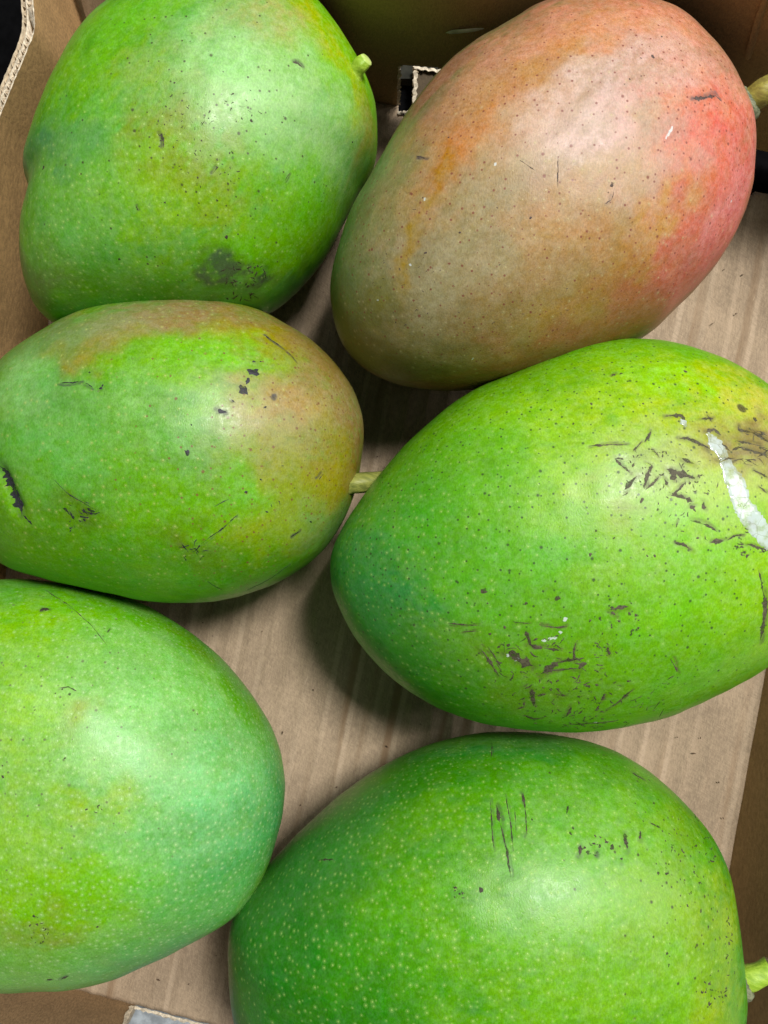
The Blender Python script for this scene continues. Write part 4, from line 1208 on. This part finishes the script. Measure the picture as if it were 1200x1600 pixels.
m.dashes(960, 980, 40, 50, 22, 4, 0.8, 0, 90, 0.85, 34); m.dashes(1010, 1080, 50, 40, 14, 12, 0.5, -35, 15, 0.75, 35)
m.stroke([(1104, 674), (1115, 672), (1126, 680)], 1.2, 0.9); m.stroke([(1120, 686), (1140, 706)], .8, 0.9); m.stroke([(1128, 724), (1140, 727)], 1.2)
m.dashes(865, 1002, 20, 10, 10, 6, 0.5, -20, 20, 0.8, 40)
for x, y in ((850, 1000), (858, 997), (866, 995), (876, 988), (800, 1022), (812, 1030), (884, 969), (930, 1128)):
    m.spot(x, y, 0.9, 0.85, 'pale_gloss', 0.4)
m.layer('dark_dots', 900, 750, 80, 60, 0.75, soft=0.7); m.layer('dark_dots', 900, 900, 70, 40, 0.55); m.layer('dark_dots2', 900, 800, 90, 70, 0.75)
m.layer('pale_dots', 600, 930, 40, 60, 0.55); m.layer('pale_dots', 750, 800, 60, 60, 0.20)
m.layer('bloom_sheen', 560, 900, 24, 50, 0.45, 75); m.layer('bloom_sheen', 880, 810, 40, 26, 0.4); m.layer('bloom_sheen', 1040, 790, 26, 20, 0.75); m.layer('bloom_sheen', 620, 960, 30, 20, 0.4)
SK4 = skin_material('lime_skin', (0.066, 0.062, 0.018), (0.035, 0.06, 0.02))
m.C *= 0.89
M4 = m.build(SK4, 'large lime green mango with dark scratches and a white reflection streak painted over dried latex', MK4)
SAP_GLINT = sap_glint_material()
m.film([(1106, 676), (1113, 686), (1123, 699), (1133, 716)], [1.5, 3.4, 3.8, 3.4], SAP_GLINT, 'sap_glint_film', M4, 3)  # white streak stands for a reflected lamp, over dried latex
m.film([(1132, 719), (1142, 738), (1148, 758), (1155, 778), (1168, 802), (1186, 826), (1206, 850)], [3.2, 4.6, 5.2, 6.0, 6.4, 6.2, 5.0], SAP_GLINT, 'sap_glint_film', M4, 4)
m.film([(1062, 656), (1068, 661), (1072, 668)], [0.8, 1.9, 1.0], SAP_GLINT, 'sap_glint_film', M4, 5)  # small glint, painted as a film

# ---- green mango, bottom left
m = Skin('m5', 53, axis=-0.1)
m.base((0.18, 0.43, 0.11), (0.16, 0.40, 0.05), (0.25, 0.48, 0.11))
m.tint(420, 1280, 16, 40, (0.07, 0.31, 0.11), 0.85, 80)
m.tint(330, 1420, 36, 12, (0.09, 0.33, 0.10), 0.8, 35)
m.tint(170, 950, 40, 7, (0.14, 0.40, 0.012), 0.85, -12)
m.tint(30, 990, 20, 10, (0.20, 0.42, 0.01), 0.8, -20)
m.tint(310, 1010, 14, 5, (0.17, 0.36, 0.03), 0.7, -50)
m.tint(380, 1110, 4, 14, (0.12, 0.36, 0.015), 0.8, 20)
m.tint(275, 1070, 8, 5, (0.16, 0.42, 0.04), 0.7)
m.tint(335, 1150, 6, 8, (0.15, 0.42, 0.05), 0.6)
m.tint(200, 1150, 26, 24, (0.26, 0.54, 0.20), 0.75)  # broad highlight painted as paler green
m.tint(330, 1240, 20, 16, (0.22, 0.52, 0.22), 0.6)
m.tint(60, 1200, 24, 40, (0.25, 0.49, 0.13), 0.6)
m.tint(0, 1200, 14, 40, (0.30, 0.50, 0.09), 0.6)
m.tint(20, 1400, 20, 26, (0.26, 0.46, 0.09), 0.55)
m.tint(150, 1262, 9, 5, (0.30, 0.43, 0.03), 0.6)
m.tint(110, 1112, 7, 4, (0.25, 0.34, 0.06), 0.65, 30)
m.tint(90, 1400, 18, 9, VIVID, 0.5)
m.tint(110, 1490, 40, 8, (0.20, 0.42, 0.10), 0.6, 8)
m.tint(55, 1450, 8, 6, (0.22, 0.30, 0.06), 0.7)
m.stroke([(61, 956), (68, 952), (76, 952)], 2.0); m.stroke([(72, 922), (92, 936), (112, 950)], 0.5, 0.85); m.stroke([(112, 950), (140, 975), (166, 1008)], 0.4, 0.7)
m.stroke([(92, 1074), (106, 1072), (120, 1080)], 0.5, 0.8); m.stroke([(168, 988), (173, 982)], 0.5)
for x, y, r in ((109, 1085, .8), (102, 1184, .6), (97, 1078, .5), (53, 1431, .9), (152, 1447, .8), (4, 1212, .8), (4, 1198, .5), (86, 1083, .4), (100, 1100, .4), (55, 1110, .4)):
    m.spot(x, y, r, 0.9)
m.stroke([(96, 1530), (108, 1525)], 1.4); m.stroke([(74, 1532), (82, 1530)], 1.0, 0.8)
m.dashes(60, 1455, 18, 22, 16, 5, 0.7, 0, 90, 0.65, 3); m.dashes(140, 1262, 20, 9, 8, 5, 0.5, 0, 60, 0.5, 4)
m.layer('pale_dots', 300, 1240, 60, 80, 1.0, soft=0.6); m.layer('pale_dots', 150, 1350, 70, 50, 0.85); m.layer('pale_dots', 150, 1100, 60, 40, 0.55)
m.layer('dark_dots', 70, 1120, 40, 40, 0.35); m.layer('dark_dots', 90, 970, 40, 20, 0.3); m.layer('dark_dots2', 60, 1150, 40, 60, 0.4)
m.layer('bloom_sheen', 200, 1150, 30, 30, 0.55); m.layer('bloom_sheen', 340, 1250, 30, 30, 0.5); m.layer('bloom_sheen', 270, 1480, 50, 10, 0.6, 25)
m.C *= 0.93
M5 = m.build(skin_material('speckled_green_skin', (0.035, 0.035, 0.025), (0.12, 0.15, 0.06), (0.48, 0.68, 0.30)), 'pale speckled green mango at the near left, no stalk in view', MK5)

# ---- green mango, bottom right
m = Skin('m6', 67, axis=0.15)
m.base((0.10, 0.32, 0.06), (0.125, 0.33, 0.02), (0.18, 0.42, 0.05))
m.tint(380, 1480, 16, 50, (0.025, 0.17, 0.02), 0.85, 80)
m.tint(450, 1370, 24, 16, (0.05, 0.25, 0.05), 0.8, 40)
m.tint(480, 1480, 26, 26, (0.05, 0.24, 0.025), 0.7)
m.tint(560, 1270, 30, 10, (0.075, 0.30, 0.05), 0.7, 35)
m.tint(760, 1175, 40, 9, (0.06, 0.27, 0.045), 0.85)
m.tint(700, 1210, 22, 7, (0.07, 0.29, 0.015), 0.6)
m.tint(960, 1190, 16, 7, (0.13, 0.38, 0.012), 0.8, -25)
m.tint(610, 1470, 16, 12, (0.11, 0.37, 0.01), 0.6)
m.tint(740, 1440, 24, 12, (0.145, 0.43, 0.012), 0.6)
m.tint(860, 1400, 30, 26, (0.22, 0.50, 0.09), 0.75)
m.tint(960, 1400, 18, 22, (0.28, 0.54, 0.14), 0.75, 20)  # sheen of the highlight put into the green
m.tint(900, 1290, 24, 14, (0.17, 0.46, 0.05), 0.5)
m.tint(1050, 1450, 20, 26, (0.27, 0.52, 0.06), 0.75)
m.tint(1120, 1440, 8, 24, (0.33, 0.47, 0.015), 0.85, 78)
m.tint(1120, 1560, 10, 16, (0.35, 0.45, 0.05), 0.7)
m.tint(980, 1540, 30, 16, (0.22, 0.48, 0.04), 0.6)
m.tint(1060, 1300, 8, 20, (0.22, 0.40, 0.03), 0.7, -55)
for p, w, s in (([(766, 1247), (769, 1290), (772, 1330)], .6, .8), ([(776, 1258), (781, 1285)], 1.3, .95), ([(781, 1285), (790, 1325), (799, 1368)], .8, .85), ([(789, 1242), (796, 1290), (801, 1332)], .6, .8),
                ([(817, 1240), (820, 1262)], 1.2, .9), ([(820, 1262), (824, 1306)], .5, .8), ([(804, 1260), (806, 1300)], .4, .65), ([(888, 1260), (884, 1272)], .7, .8), ([(769, 1160), (771, 1172), (769, 1184)], .6, .8),
                ([(906, 1322), (905, 1338)], 1.8, .9), ([(976, 1302), (979, 1316), (981, 1328)], 2.4, .85), ([(1001, 1298), (999, 1312)], 1.5, .85), ([(970, 1340), (972, 1345)], 1.5, .85),
                ([(988, 1208), (996, 1211), (1005, 1217)], 2.2, .9), ([(497, 1345), (520, 1343)], .7, .7), ([(1015, 1285), (1030, 1292)], 1.4, .7), ([(893, 1294), (897, 1294)], 1.0, .7)):
    m.stroke(p, w, s)
m.spot(930, 1322, 2.6, 0.62, soft=0.8, warp=0.004); m.dashes(932, 1322, 20, 16, 14, 6, 1.0, 60, 60, 0.8, 5)
for x, y, r in ((752, 1392, 1.3), (718, 1398, .6), (1028, 1364, 1.0), (1044, 1490, .8), (1045, 1508, .8), (956, 1325, 1.4), (892, 1303, .9), (832, 1279, .6), (1075, 1416, .8), (1094, 1424, 1.0), (1092, 1380, .7), (1066, 1328, .9)):
    m.spot(x, y, r, 0.85)
m.dashes(1078, 1335, 40, 70, 34, 5, 0.8, 60, 60, 0.66, 15); m.dashes(1115, 1552, 20, 24, 26, 5, 0.8, 0, 90, 0.58, 16); m.dashes(1142, 1480, 8, 60, 16, 5, 0.8, 80, 40, 0.66, 17); m.dashes(720, 1395, 14, 12, 8, 6, 0.5, 0, 60, 0.6, 18)
m.layer('pale_dots', 640, 1420, 70, 70, 0.80, soft=0.8); m.layer('pale_dots', 620, 1240, 50, 30, 0.55); m.layer('pale_dots', 850, 1560, 60, 30, 0.35)
m.layer('dark_dots2', 1060, 1350, 30, 50, 0.7); m.layer('dark_dots', 1080, 1330, 24, 40, 0.55)
m.layer('bloom_sheen', 960, 1390, 24, 30, 0.6, 60); m.layer('bloom_sheen', 470, 1350, 40, 20, 0.4, 40); m.layer('bloom_sheen', 760, 1160, 50, 8, 0.5)
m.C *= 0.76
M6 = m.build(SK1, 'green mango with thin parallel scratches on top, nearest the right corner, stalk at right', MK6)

# ---- stalks
ST_G = stem_material('fresh_stalk', (0.25, 0.42, 0.02), (0.42, 0.60, 0.06))
ST_B = stem_material('half_dry_stalk', (0.24, 0.20, 0.045), (0.40, 0.36, 0.07))
ST_CUT = stem_material('cut_stalk', (0.40, 0.55, 0.10), (0.55, 0.66, 0.20))
ST_DRY = stem_material('dry_cut', (0.05, 0.04, 0.025), (0.16, 0.12, 0.06))
ST_COL = stem_material('corky_collar', (0.085, 0.10, 0.05), (0.25, 0.26, 0.15))
stem(M1, px(553, 116, 0.066), px(572, 93, 0.069), 0.0024, 0.0021, ST_G, ST_CUT, seed=2)
stem(M2, px(1164, 163, 0.063), px(1213, 128, 0.068), 0.0036, 0.0033, ST_B, ST_DRY, ST_COL, seed=3, collar_r=1.45)
stem(M3, px(538, 758, 0.052), px(604, 750, 0.046), 0.0031, 0.0030, stem_material('olive_stalk', (0.15, 0.17, 0.035), (0.28, 0.29, 0.06)), ST_DRY, seed=4)
stem(M6, px(1152, 1532, 0.050), px(1204, 1514, 0.052), 0.0041, 0.0034, ST_G, ST_DRY, ST_COL, seed=5, collar_r=1.5)
